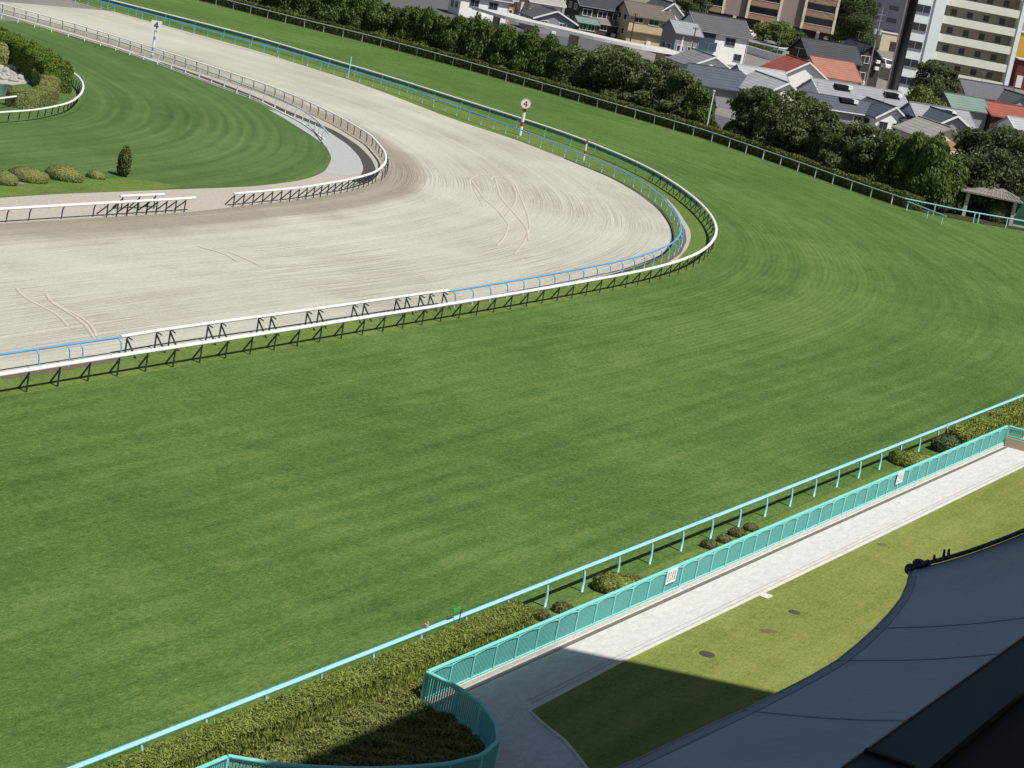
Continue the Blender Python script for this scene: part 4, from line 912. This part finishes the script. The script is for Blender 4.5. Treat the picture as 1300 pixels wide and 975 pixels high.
house(908, 85, 5.0, 13.0, 9.0, 2.9, 'r_slate', 'w_grey', 'single storey house with a broad slate hipped roof behind the white lamp post', 'E', .2, trim='r_slate')
h = house(1002, 105, 5.4, 10, 7.2, 3.3, 'r_silver', 'w_white', 'house with a silver roof and white gable right of the slate hipped roof', 'G', windows=((-1.4, 2.0, 1.3, 1.1), (1.5, 2.0, 1.3, 1.1)))
house(966, 86, 5.4, 7.0, 7, 3.3, 'r_silver', 'w_white', 'house with a light silver roof right behind the slate hipped roof', 'E', trim='r_silver')
house(909, 72, 4.8, 8, 7.4, 3.0, 'r_purple', 'w_white', 'low white house with a lavender grey roof in front of the two storey white house', 'G', windows=((-1.2, 1.8, 1.6, 1.0),))
house(1056, 75, 5.8, 7.5, 8.0, 3.4, 'r_terra', 'w_white', 'wing with an orange red tiled roof slope, right of the red gabled house', 'E', trim='r_terra')
house(1028, 79, 5.9, 7.5, 8.6, 3.4, 'r_red', 'w_white', 'red roofed house with a broad white gable', 'G', windows=((0.6, 2.0, 1.6, 1.2),))
house(1052, 53, 7.0, 10.5, 7.5, 4.4, 'r_black', 'w_timber', 'house with a large black tiled roof behind the red roofed house', 'E', trim='r_black')
h = house(1107, 57, 7.4, 8, 6.0, 5.0, 'r_black', 'w_timber', 'dark timber house with a steep gable and white framed windows beside a utility pole', 'G', windows=((-.6, 4.6, 1.8, 1.3), (-.8, 1.5, 2.0, 1.5)), trim='r_black')
addpart(h, 'air_conditioner', 'white', (1.9, -.15, 3.4), (.8, .5, .6)); addpart(h, 'air_conditioner', 'white', (1.9, -.15, 4.6), (.8, .5, .6))
def solar(root, x, y, z):
    b = MB(); b.box((x, y, z), (1.9, 1.1, .5)); o = b.build('skylight_box', M['black'], root); c = MB(); c.box((x+1.35, y-.1, z+.02), (.7, .9, .5)); c.build('hood', M['white'], o)
h = house(1088, 108, 5.4, 14.5, 7.5, 3.4, 'r_bluegrey', 'w_white', 'long house with a flat blue grey metal roof and dark skylight boxes', 'E', trim='white'); solar(h, -3.5, -1.6, 5.0); solar(h, 5.0, -1.6, 5.0)
h = house(1063, 123, 4.2, 12.5, 5.0, 2.9, 'r_slate', 'w_grey', 'low house with dark slate roof and white eaves before the blue grey roof', 'E', trim='white'); solar(h, 1.0, -.9, 4.0)
house(1138, 136, 4.6, 8, 5.0, 3.0, 'r_slate', 'w_white', 'small house showing a bright white gable behind the feathery trees', 'G')
house(1035, 130, 3.5, 4.6, 4.6, 2.5, 'r_grey', 'w_grey', 'small hut with a low grey hipped roof poking out of the trees', 'E', .42, trim='r_grey')
h = house(1192, 135, 5.6, 9.0, 7.0, 3.4, 'r_bluegrey', 'w_white', 'house with pale blue grey roof and one skylight box, left of the red roof', 'E', trim='r_bluegrey'); solar(h, .2, -1.3, 5.1)
house(1216, 147, 5.4, 8.0, 8.0, 3.2, 'r_slate', 'w_grey', 'house with a dark slate roof behind the cream and orange gable', 'G', trim='white')
house(1208, 162, 4.9, 8.0, 6.6, 3.2, 'r_beige', 'w_cream', 'small house with a pale beige roof and a cream and orange gable', 'G', windows=((-2.3, 1.6, .9, 1.4),), band=(2.0, 3.1, 'w_orange'), trim='w_grey')
house(1277, 132, 6.2, 8.6, 7.0, 4.8, 'r_red', 'w_timber', 'low building with a broad plain red roof at the right edge', 'E', trim='r_red')
house(1224, 121, 6.5, 6.2, 5.0, 5.0, 'r_green', 'w_grey', 'house with a faded green metal roof left of the broad red roof', 'E', trim='r_green')
house(1252, 105, 7.2, 9.5, 5.0, 5.3, 'r_plum', 'w_tan', 'house with a purple grey tiled roof at the foot of the apartment tower', 'E', windows=((-3, 4.6, .9, 1.1), (-1.6, 4.6, .9, 1.1), (1, 4.6, 1.6, 1.0)), trim='r_plum')
house(1301, 121, 6.7, 6, 5, 5.0, 'r_grey', 'w_grey', 'grey roofed house behind the broad red roof at the right edge', 'G', trim='r_grey')
house(1304, 151, 5.4, 6, 5, 4.0, 'r_silver', 'w_white', 'pale silver roof cut by the right edge below the broad red roof', 'E')
house(708, 14, 4.2, 7, 7.6, 2.6, 'r_grey', 'w_grey', 'low grey gabled roof with white edges behind the white kerb at the top', 'G')
house(690, -6, 5.2, 6.2, 5, 4.2, 'r_beige', 'w_white', 'small white building with one dark window at the top edge', 'E', windows=((.4, 2.9, 2.2, 1.1),))
house(775, 20, 3.6, 8.0, 5.0, 2.4, 'r_rust', 'w_timber', 'low brown shed beside the beige house', 'E', trim='w_tan')
house(744, 22, 2.8, 3.6, 3, 2.1, 'r_green', 'w_green', 'small green shed left of the low brown shed', 'E', trim='w_green')
house(760, -8, 7.0, 9, 7, 5.0, 'r_black', 'w_timber', 'dark timber house above the low brown shed at the top edge', 'E', windows=((-3, 3.6, 1.8, 1.2), (0, 3.6, 1.8, 1.2), (3, 3.6, 1.8, 1.2)), trim='w_grey')
house(612, -14, 5, 9, 6, 4, 'r_grey', 'w_white', 'long white fronted building at the top edge beside the road', 'E', windows=((-2, 2.6, 1.6, 1.2), (1.5, 2.6, 1.6, 1.2)))
house(640, -12, 5.2, 3.0, 5, 4.2, 'r_rust', 'w_orange', 'narrow orange brown fronted building beside the long white one', 'E')
house(668, -16, 6, 2.6, 5, 5.0, 'r_beige', 'w_cream', 'narrow cream fronted building beside the small white building', 'E')

# long flat canopy with a white edge, on beige piers
A = [at(600, 9, 3.0), at(640, 21.5, 3.0), at(700, 35, 3.0), at(760, 49, 3.0), at(820, 61.5, 3.0), at(872, 69.5, 3.0)]
A = resample(np.array(A), 2.0, 1)
root = empty('long_canopy', 'long flat grey canopy with a bright white edge running past the houses at the top', 'canopy', (A[0][0], A[0][1], 0)); inv = Vector((-float(A[0][0]), -float(A[0][1]), 0))
b = MB(); b.sweep(A, [(0, -.22), (7.0, -.22), (7.0, 0), (0, 0)]); o = b.build('deck', M['concrete'], root); o.location = inv
b = MB(); b.sweep(A, [(-.12, -.34), (-.004, -.34), (-.004, .16), (-.12, .16)]); o = b.build('white_edge', M['white'], root); o.location = inv
for k in range(3, len(A), 4):
    b = MB(); p = A[k]+np.array([*(leftn(A)[k]*1.2), 0]); b.box((p[0], p[1], 1.38), (1.6, .4, 2.76), tangents(A)[k]); o = b.build('pier', M['w_tan'], root); o.location = inv

# overhead wires between the two big utility poles
_p1, _p2 = at(1098, 110), at(1019, 53); root = empty('overhead_wires', 'thin dark overhead wires strung between the two utility poles by the brick building', 'wires', (_p1[0], _p1[1], 0))
for k, (zz, dx) in enumerate(((13.4, -.7), (13.4, .7), (12.3, 0), (9.6, .1))):
    t = np.linspace(0, 1, 12)[:, None]; Q = _p1*(1-t)+_p2*t; Q[:, 2] = zz*(1-.06*t[:, 0])-1.2*np.sin(np.pi*t[:, 0]); Q[:, 0] += dx
    b = MB(); b.tube(list(Q), .035, 5); o = b.build('wire', M['black'], root); o.location = Vector((-float(_p1[0]), -float(_p1[1]), 0))
# walls, yard, cars
def wall_line(P, h, t, mat, label, name='boundary_wall', cap=None):
    P = resample(np.array(P), 1.0); root = empty(name, label, 'wall', (P[0][0], P[0][1], 0)); inv = Vector((-float(P[0][0]), -float(P[0][1]), 0))
    b = MB(); b.sweep(P, [(-t/2, 0), (t/2, 0), (t/2, h), (-t/2, h)]); o = b.build('wall', M[mat], root); o.location = inv
    if cap: b = MB(); b.sweep(P, [(-t/2-.06, h+.002), (t/2+.06, h+.002), (t/2+.06, h+.18), (-t/2-.06, h+.18)]); o = b.build('coping', M[cap], root); o.location = inv
wall_line([at(943, 66), at(976, 76), at(1000, 82)], 1.5, .3, 'w_white', 'bright white yard wall right of the two storey white house')
wall_line([at(945, 60), at(985, 69), at(1012, 73)], 1.3, .25, 'w_grey', 'long grey wall with a white coping below the street trees', cap='white')
def hedge2(P, label): hedge('town_hedge', label, [at(*p) for p in P], 1.6, 1.6, M['leaf_dark'], .3, 22)
hedge2([(946, 65), (976, 73), (990, 76)], 'dark grey green hedge between the white yard wall and the grey wall')
def car(px, py, rz, mat, label, van=False):
    root = empty('parked_car', label, 'van' if van else 'car', at(px, py), rz); L, Wc, H = (4.6, 1.8, 1.9) if van else (4.3, 1.75, 1.45)
    side = [(-L/2, .35), (L/2, .35), (L/2, .8), (L/2-.7 if not van else L/2-.25, .95), (L/2-1.5 if not van else L/2-.8, H), (-L/2+.7 if not van else -L/2+.12, H), (-L/2, 1.0)]
    b = MB(); n = len(side); V = [(x, -Wc/2, z) for x, z in side]+[(x, Wc/2, z) for x, z in side]; b.add(V, [tuple(range(n)), tuple(reversed(range(n, 2*n)))]+[(i, n+i, n+(i+1) % n, (i+1) % n) for i in range(n)]); b.build('body', M[mat], root)
    g = MB(); z0, z1 = .98, H-.12
    for y in (-Wc/2-.006, Wc/2+.006):
        g.box((-.15, y, (z0+z1)/2), (L*.5, .012, z1-z0))
    g.beam((L/2-.72 if not van else L/2-.28, 0, 1.02), (L/2-1.42 if not van else L/2-.74, 0, H-.08), Wc*.86, .03); g.box((-L/2+.05 if van else -L/2+.35, 0, (z0+z1)/2), (.2, Wc*.8, z1-z0-.05)); g.build('windows', M['glass'], root)
    for x in (-L/2+.8, L/2-.8):
        for y in (-Wc/2+.1, Wc/2-.1):
            t = MB(); t.tube([(x, y-.1, .33), (x, y+.1, .33)], .33, 14); t.build('wheel', M['black'], root)
    for y in (-.6, .6):
        t = MB(); t.box((L/2+.004, y, .72), (.03, .35, .16)); t.build('headlight', M['railgrey'], root)
    return root
car(952, 47, -1.9, 'white', 'white car parked under the brick building left of the street trees')
car(1122, 86, -1.2, 'white', 'white van parked between the timber house and the black pole', True)
car(985, 52, .4, 'white', 'low white car parked behind the grey wall with the white coping')
wall_line([at(1108, 96), at(1124, 101), at(1140, 106)], 2.2, .3, 'w_tan', 'pale mottled wall below the parked white van')

# brick building
p = at(1026, 58); root = empty('brick_building', 'brown brick apartment block with recessed balconies and pale piers at the top', 'building', (p[0], p[1], 0), math.radians(4))
ROW, NF = 3.0, 8; Wb = 31
b = MB(); b.box((-Wb/2+5, 6.0, 3.4+ROW*NF/2), (Wb, 10, ROW*NF)); b.build('wall', M['w_mauve'], root)
b = MB(); b.box((-Wb/2+5, 6.6, 1.68), (Wb-3, 8, 3.36)); b.build('ground_floor', M['w_timber'], root)
for k in range(5):
    b = MB(); x = 5-Wb+2.5+k*6.3; b.box((x, 1.3, 1.69), (.7, .7, 3.38)); b.build('column', M['concrete'], root)
for c in range(3):
    x0 = 5-.4-7.0-12.4*(2-c); wbay = 7.0
    for s in (0, wbay): b = MB(); b.box((x0+s, .45, 3.4+ROW*NF/2), (.55, 1.1, ROW*NF)); b.build('pier', M['w_cream'], root)
    for f in range(NF):
        z = 3.4+f*ROW; b = MB(); b.box((x0+wbay/2, .15, z+.66), (wbay-.56, .25, 1.3)); b.build('balcony_wall', M['w_brick'], root)
        b = MB(); b.box((x0+wbay/2, .12, z+1.36), (wbay-.56, .34, .08)); b.build('handrail', M['w_cream'], root)
        b = MB(); b.box((x0+wbay/2, .93, z+1.9), (wbay-.7, .06, 2.0)); b.build('window', M['glass'], root)
# dark slate building and beige annex
p = at(1120, 62); root = empty('slate_building', 'tall dark slate coloured building behind the utility pole', 'building', (p[0]+2, p[1]+25, 0), math.radians(2))
b = MB(); b.box((0, 5, 15), (20, 10, 30)); b.build('wall', M['w_slate'], root)
for f in range(8):
    for c in range(4):
        b = MB(); b.box((-7+c*4.6, -.03, 3+f*3.1), (2.4, .1, .9)); b.build('window', M['glass'], root)
b = MB(); b.box((8.5, -.3, 15), (.5, .5, 30)); b.build('downpipe', M['w_orange'], root)
p = at(1128, 66); root = empty('beige_annex', 'small plain beige annex in front of the dark slate building', 'building', (p[0], p[1], 0), math.radians(6)); b = MB(); b.box((0, 3, 2.1), (4.6, 5, 4.2)); b.build('wall', M['w_cream'], root); b = MB(); b.box((0, 3, 4.28), (4.9, 5.3, .14)); b.build('roof', M['concrete'], root); b = MB(); b.box((.8, .47, 1.4), (1.4, .08, 2.2)); b.build('door', M['w_timber'], root)

# apartment tower
d0 = 361.0
q = atd(1160, 91, d0)
root = empty('apartment_tower', 'white apartment tower with cream open corridors at the upper right', 'building', q, math.radians(4))
FH = 3.0; NF = 9
# local x from stair wing (left) to corridor wing (right)
def apt(name, mat, c, s): return addpart(root, name, mat, c, s)
zt = FH*NF
pz = 361/2700
xL, xs0, xs1, xR = -2.6, 0.9, 2.7, 15.3     # window wing, white pier, corridor wing end
apt('wing_wall', 'w_aptwhite', ((xL+xs0)/2, 2.0, zt/2), (xs0-xL, 4, zt))
apt('white_pier', 'w_aptwhite', ((xs0+xs1)/2, 4.9, zt/2+.2), (xs1-xs0, 10.4, zt+.4))
apt('corridor_wall', 'w_apttan', ((xs1+xR)/2, 6.6, zt/2-.1), (xR-xs1, 8.0, zt-.2))
apt('end_wall', 'w_aptwhite', (xR+.35, 5.4, zt/2), (.7, 10.8, zt))
apt('roof_slab', 'concrete', ((xL+xR)/2, 5.2, zt+.55), (xR-xL+1.4, 11.4, .3))
for f in range(NF):
    z = f*FH
    apt('corridor_parapet', 'w_aptcream', ((xs1+xR)/2, .3, z+.55), (xR-xs1-.02, .2, 1.28)); apt('corridor_slab', 'w_aptcream', ((xs1+xR)/2, 1.5, z-.02), (xR-xs1-.02, 2.19, .15))
    for k in range(4):
        x = xs1+2.2+k*2.75; b = MB(); b.box((x, 2.57, z+1.85), (.95, .08, 1.0)); b.build('window', M['glass'], root)
    b = MB(); b.box((xs0-1.75, -.03, z+1.6), (2.5, .1, 1.25)); fo = b.build('window', M['glass'], root); b = MB(); b.box((xs0-1.75, -.1, z+1.6), (.09, .06, 1.25)); b.box((xs0-1.75, -.1, z+.95), (2.7, .12, .08)); b.build('frame', M['w_grey'], fo)
# yellow and maroon shops
p = at(1306, 112); root = empty('yellow_building', 'yellow building behind the apartment tower at the right edge', 'building', (p[0]+1, p[1]+14, 0)); b = MB(); b.box((0, 4, 5.5), (9, 8, 11)); b.build('wall', M['w_yellow'], root); b = MB(); b.box((0, 4, 11.1), (9.4, 8.4, .2)); b.build('roof', M['concrete'], root); b = MB(); b.box((-3.2, -.05, 4.0), (1.2, .12, 1.4)); b.build('window', M['glass'], root)
p = at(1308, 116); root = empty('maroon_shop', 'maroon fronted shop with a white panel at the right edge beside the tower', 'building', (p[0], p[1], 0)); b = MB(); b.box((0, 3, 3.1), (8, 6, 6.2)); b.build('wall', M['w_maroon'], root); b = MB(); b.box((-2.9, -.06, 1.6), (1.3, .12, 2.6)); b.build('panel', M['white'], root); b = MB(); b.box((0, 2.9, 6.3), (8.4, 6.6, .2)); b.build('roof', M['concrete'], root)

# utility poles, street lamp, chimney-like black pole
def utility(px, py, h, label, r=.16, arms=((.9, 1.6), (.83, 1.2)), drum=True, mat='w_grey'):
    root = empty('utility_pole', label, 'pole', at(px, py)); b = MB(); b.tube([(0, 0, 0), (0, 0, h)], [r, r*.7], 8); b.build('shaft', M[mat], root)
    for f, w in arms:
        b = MB(); b.box((0, -.1, h*f), (w, .1, .1), (1, .4))
        for x in (-.45, 0, .45): b.tube([(x*w*.9, -.1+.4*x*w*.4, h*f+.05), (x*w*.9, -.1+.4*x*w*.4, h*f+.3)], .05, 6)
        b.build('crossarm', M[mat], root)
    if drum: b = MB(); b.tube([(-.45, -.2, h*.66), (-.45, -.2, h*.66+.9)], .28, 10); b.tube([(.45, -.2, h*.66), (.45, -.2, h*.66+.9)], .28, 10); b.build('transformer', M['railgrey'], root)
utility(1098, 110, 14.5, 'tall utility pole with two pale transformers in front of the dark timber house')
utility(1019, 53, 13, 'utility pole in front of the brick building', .15)
utility(873, 86, 6.8, 'slim pole rising past the grey house above the slate hipped roof', .12, ((.95, .9),), False, 'w_timber')
utility(798, 63, 6.2, 'dark slim pole in front of the beige house', .11, ((.97, .7),), False, 'w_timber')
utility(652, 27, 6, 'dark slim pole beside the white canopy edge at the top', .12, (), False, 'w_timber')
utility(1203, 158, 4.2, 'thin grey mast rising from the slate roof behind the cream gable', .08, (), False)
root = empty('street_lamp', 'slim curved street lamp in front of the bright street tree', 'lamp', at(984, 78)); b = MB(); b.tube([(0, 0, 0), (0, 0, 5.0), (.1, 0, 6.2), (-.5, -.1, 6.9), (-1.2, -.2, 7.0)], [.09, .07, .06, .05, .05], 7); b.build('shaft', M['r_green'], root); b = MB(); b.box((-1.5, -.25, 6.98), (.7, .25, .14)); b.build('lamp_head', M['w_grey'], root)
root = empty('black_mast', 'thick black mast standing left of the white apartment tower', 'mast', atd(1140, 90, 332)); b = MB(); b.smooth = True; b.tube([(0, 0, 0), (0, 0, 26)], [.70, .60], 14); b.build('shaft', M['black'], root)
b = MB(); b.box((-.9, .1, 13), (.5, .4, 26)); b.build('side_duct', M['w_mauve'], root); b = MB(); b.box((0, 0, .3), (2, 2, .6)); b.build('footing', M['concrete'], root)

# ------------------------------------------------------------------ the stand: roof above us, canopy and parapet below
root = empty('grandstand', 'dark parapet of the grandstand at the bottom right corner, its roof shading the path', 'grandstand', (O2[0], O2[1], 0)); inv = Vector((-float(O2[0]), -float(O2[1]), 0))
# the roof corner whose shadow reaches the path's edge
_k = 45/math.tan(SUN_EL); _c = np.array([3.66, 76.4])+_k*np.array([math.sin(SUN_AZ), math.cos(SUN_AZ)]); RC = (float((_c-O2)@DS), float((_c-O2)@NS))
b = MB(); rp = [SN(*RC), SN(RC[0]+11.5, -53), SN(-90, -53), SN(-90, RC[1])]; b.prism([(p[0], p[1]) for p in rp[::-1]], 43.9, 45.0); o = b.build('roof', M['concrete'], root); o.location = inv
b = MB(); b.beam(SN(-90, -53, 22), SN(34, -53, 22), .6, 43.8); o = b.build('back_wall', M['concrete'], root); o.location = inv
def slab(P, z, th, mat, name, parent, zs=None):
    n = len(P); V = [(p[0], p[1], (zs[i] if zs is not None else z)) for i, p in enumerate(P)]; V += [(x, y, zz-th) for x, y, zz in V]
    b = MB(); b.add(V, [tuple(range(n)), tuple(reversed(range(n, 2*n)))]+[(i, n+i, n+(i+1) % n, (i+1) % n) for i in range(n)]); o = b.build(name, mat, parent); o.location = inv; return o
zp = 26.0
pa = [at(1310, 801, zp), at(1067, 975, zp), at(1010, 1016, zp), at(1130, 1016, zp), at(1310, 868, zp)]
slab(pa, zp, .05, M['parapet'], 'parapet_cap', root)
pb = [at(1310, 869.5, zp), at(1131, 1017, zp), at(1250, 1017, zp), at(1310, 960, zp)]
slab(pb, zp-.03, .5, M['black'], 'parapet_side', root)
b = MB(); b.beam(at(1310, 801, zp+.003), at(1068, 974.3, zp+.003), .005, .004); o = b.build('edge_highlight', M['w_grey'], root); o.location = inv  # thin pale bar painted in as the highlight along the parapet edge
gx = at(1098, 953, zp+.004); gy = at(1160, 975, zp+.004)
b = MB(); b.beam(gx+[0, 0, .003], gy+[0, 0, .003], .02, .012); o = b.build('panel_joint', M['black'], root); o.location = inv
slab([at(1272, 975, zp-.25), at(1310, 938, zp-.25), at(1310, 1010, zp-.25), at(1240, 1010, zp-.25)], zp-.25, .04, M['w_slate'], 'inner_ledge', root)

# fabric canopy
root = empty('fabric_canopy', 'large slate grey fabric canopy with horizontal seams below the stand at the lower right', 'canopy', (O2[0], O2[1], 0))
edgeL = [(1155, 724), (1151, 742), (1143, 760), (1128, 779), (1110, 798), (1088, 818), (1062, 839), (1030, 858), (985, 881), (943, 902), (900, 921), (845, 947), (785, 975), (700, 1015)]
edgeR = [(1310, 673), (1330, 690), (1340, 715), (1345, 742), (1350, 778), (1345, 806), (1330, 824), (1300, 852), (1270, 880), (1230, 915), (1190, 960), (1150, 980), (1100, 1010), (1060, 1040)]
NU = 26; rows = []
for (lx, ly), (rx, ry) in zip(edgeL, edgeR):
    a = at(lx, ly, 12.0); c = at(rx, ry, 14.2); t = np.linspace(0, 1, NU)[:, None]; r_ = a*(1-t)+c*t; r_[:, 2] -= np.sin(np.linspace(0, math.pi, NU))*.10; rows.append(r_)
rows = np.array(rows); nr = len(rows); V = rows.reshape(-1, 3); Vb = V.copy(); Vb[:, 2] -= .04
F = [];
for i in range(nr-1):
    for j in range(NU-1):
        a = i*NU+j; F.append((a, a+NU, a+NU+1, a+1)); k = nr*NU; F.append((k+a, k+a+1, k+a+NU+1, k+a+NU))
for i in range(nr-1):
    for j in (0, NU-1): a = i*NU+j; F.append((a, a+NU, nr*NU+a+NU, nr*NU+a))
for j in range(NU-1):
    for i in (0, nr-1): a = i*NU+j; F.append((a, a+1, nr*NU+a+1, nr*NU+a))
b = MB(); b.smooth = True; b.add(np.vstack([V, Vb]), F); o = b.build('membrane', M['fabric'], root); o.location = inv
for i in (4, 6, 9):
    b = MB(); b.tube([rows[i, j]+[0, 0, .012] for j in range(0, NU)], .014, 6); o = b.build('seam', M['hem'], root); o.location = inv
b = MB(); V_ = []
for r_ in rows: V_ += [r_[1]*.75+r_[0]*.25+[0, 0, .012], r_[1]*.4+r_[2]*.6+[0, 0, .012]]
b.add(V_, [(2*k, 2*k+1, 2*k+3, 2*k+2) for k in range(nr-1)]); o = b.build('hem_band', M['hemband'], root); o.location = inv
b = MB(); b.tube([r_[0]+[0, 0, .01] for r_ in rows], .018, 6); o = b.build('edge_cable', M['fabric'], root); o.location = inv
b = MB(); tp = [rows[0, j]+[0, 0, .09] for j in range(1, NU)]; b.tube(tp, .06, 8); o = b.build('edge_pipe', M['darkmetal'], root); o.location = inv
c0 = rows[0, 0]; c1 = rows[0, 2]; c2 = rows[0, 4]
for c_, r_ in ((c0+[0, 0, .03], (.16, .16, .16)), (c1+[0, .12, .10], (.19, .16, .12))):
    v, f = ellipsoid(c_, r_, 12, 8); b = MB(); b.smooth = True; b.add(v, f); o = b.build('pulley', M['darkmetal'], root); o.location = inv
b = MB()
b.tube([c0+[0, 0, .03], (c0+c1)/2+[.02, -.05, .05], c1+[0, 0, .06], c2+[0, 0, .1]], .09, 8)
o = b.build('tip_bracket', M['darkmetal'], root); o.location = inv
for j, hh in ((5, .12), (7, .2), (8, .18)):
    b = MB(); b.tube([rows[0, j]+[0, 0, .13], rows[0, j]+[-.02, .02, .15+hh]], [.05, .03], 6); o = b.build('cleat', M['darkmetal'], root); o.location = inv
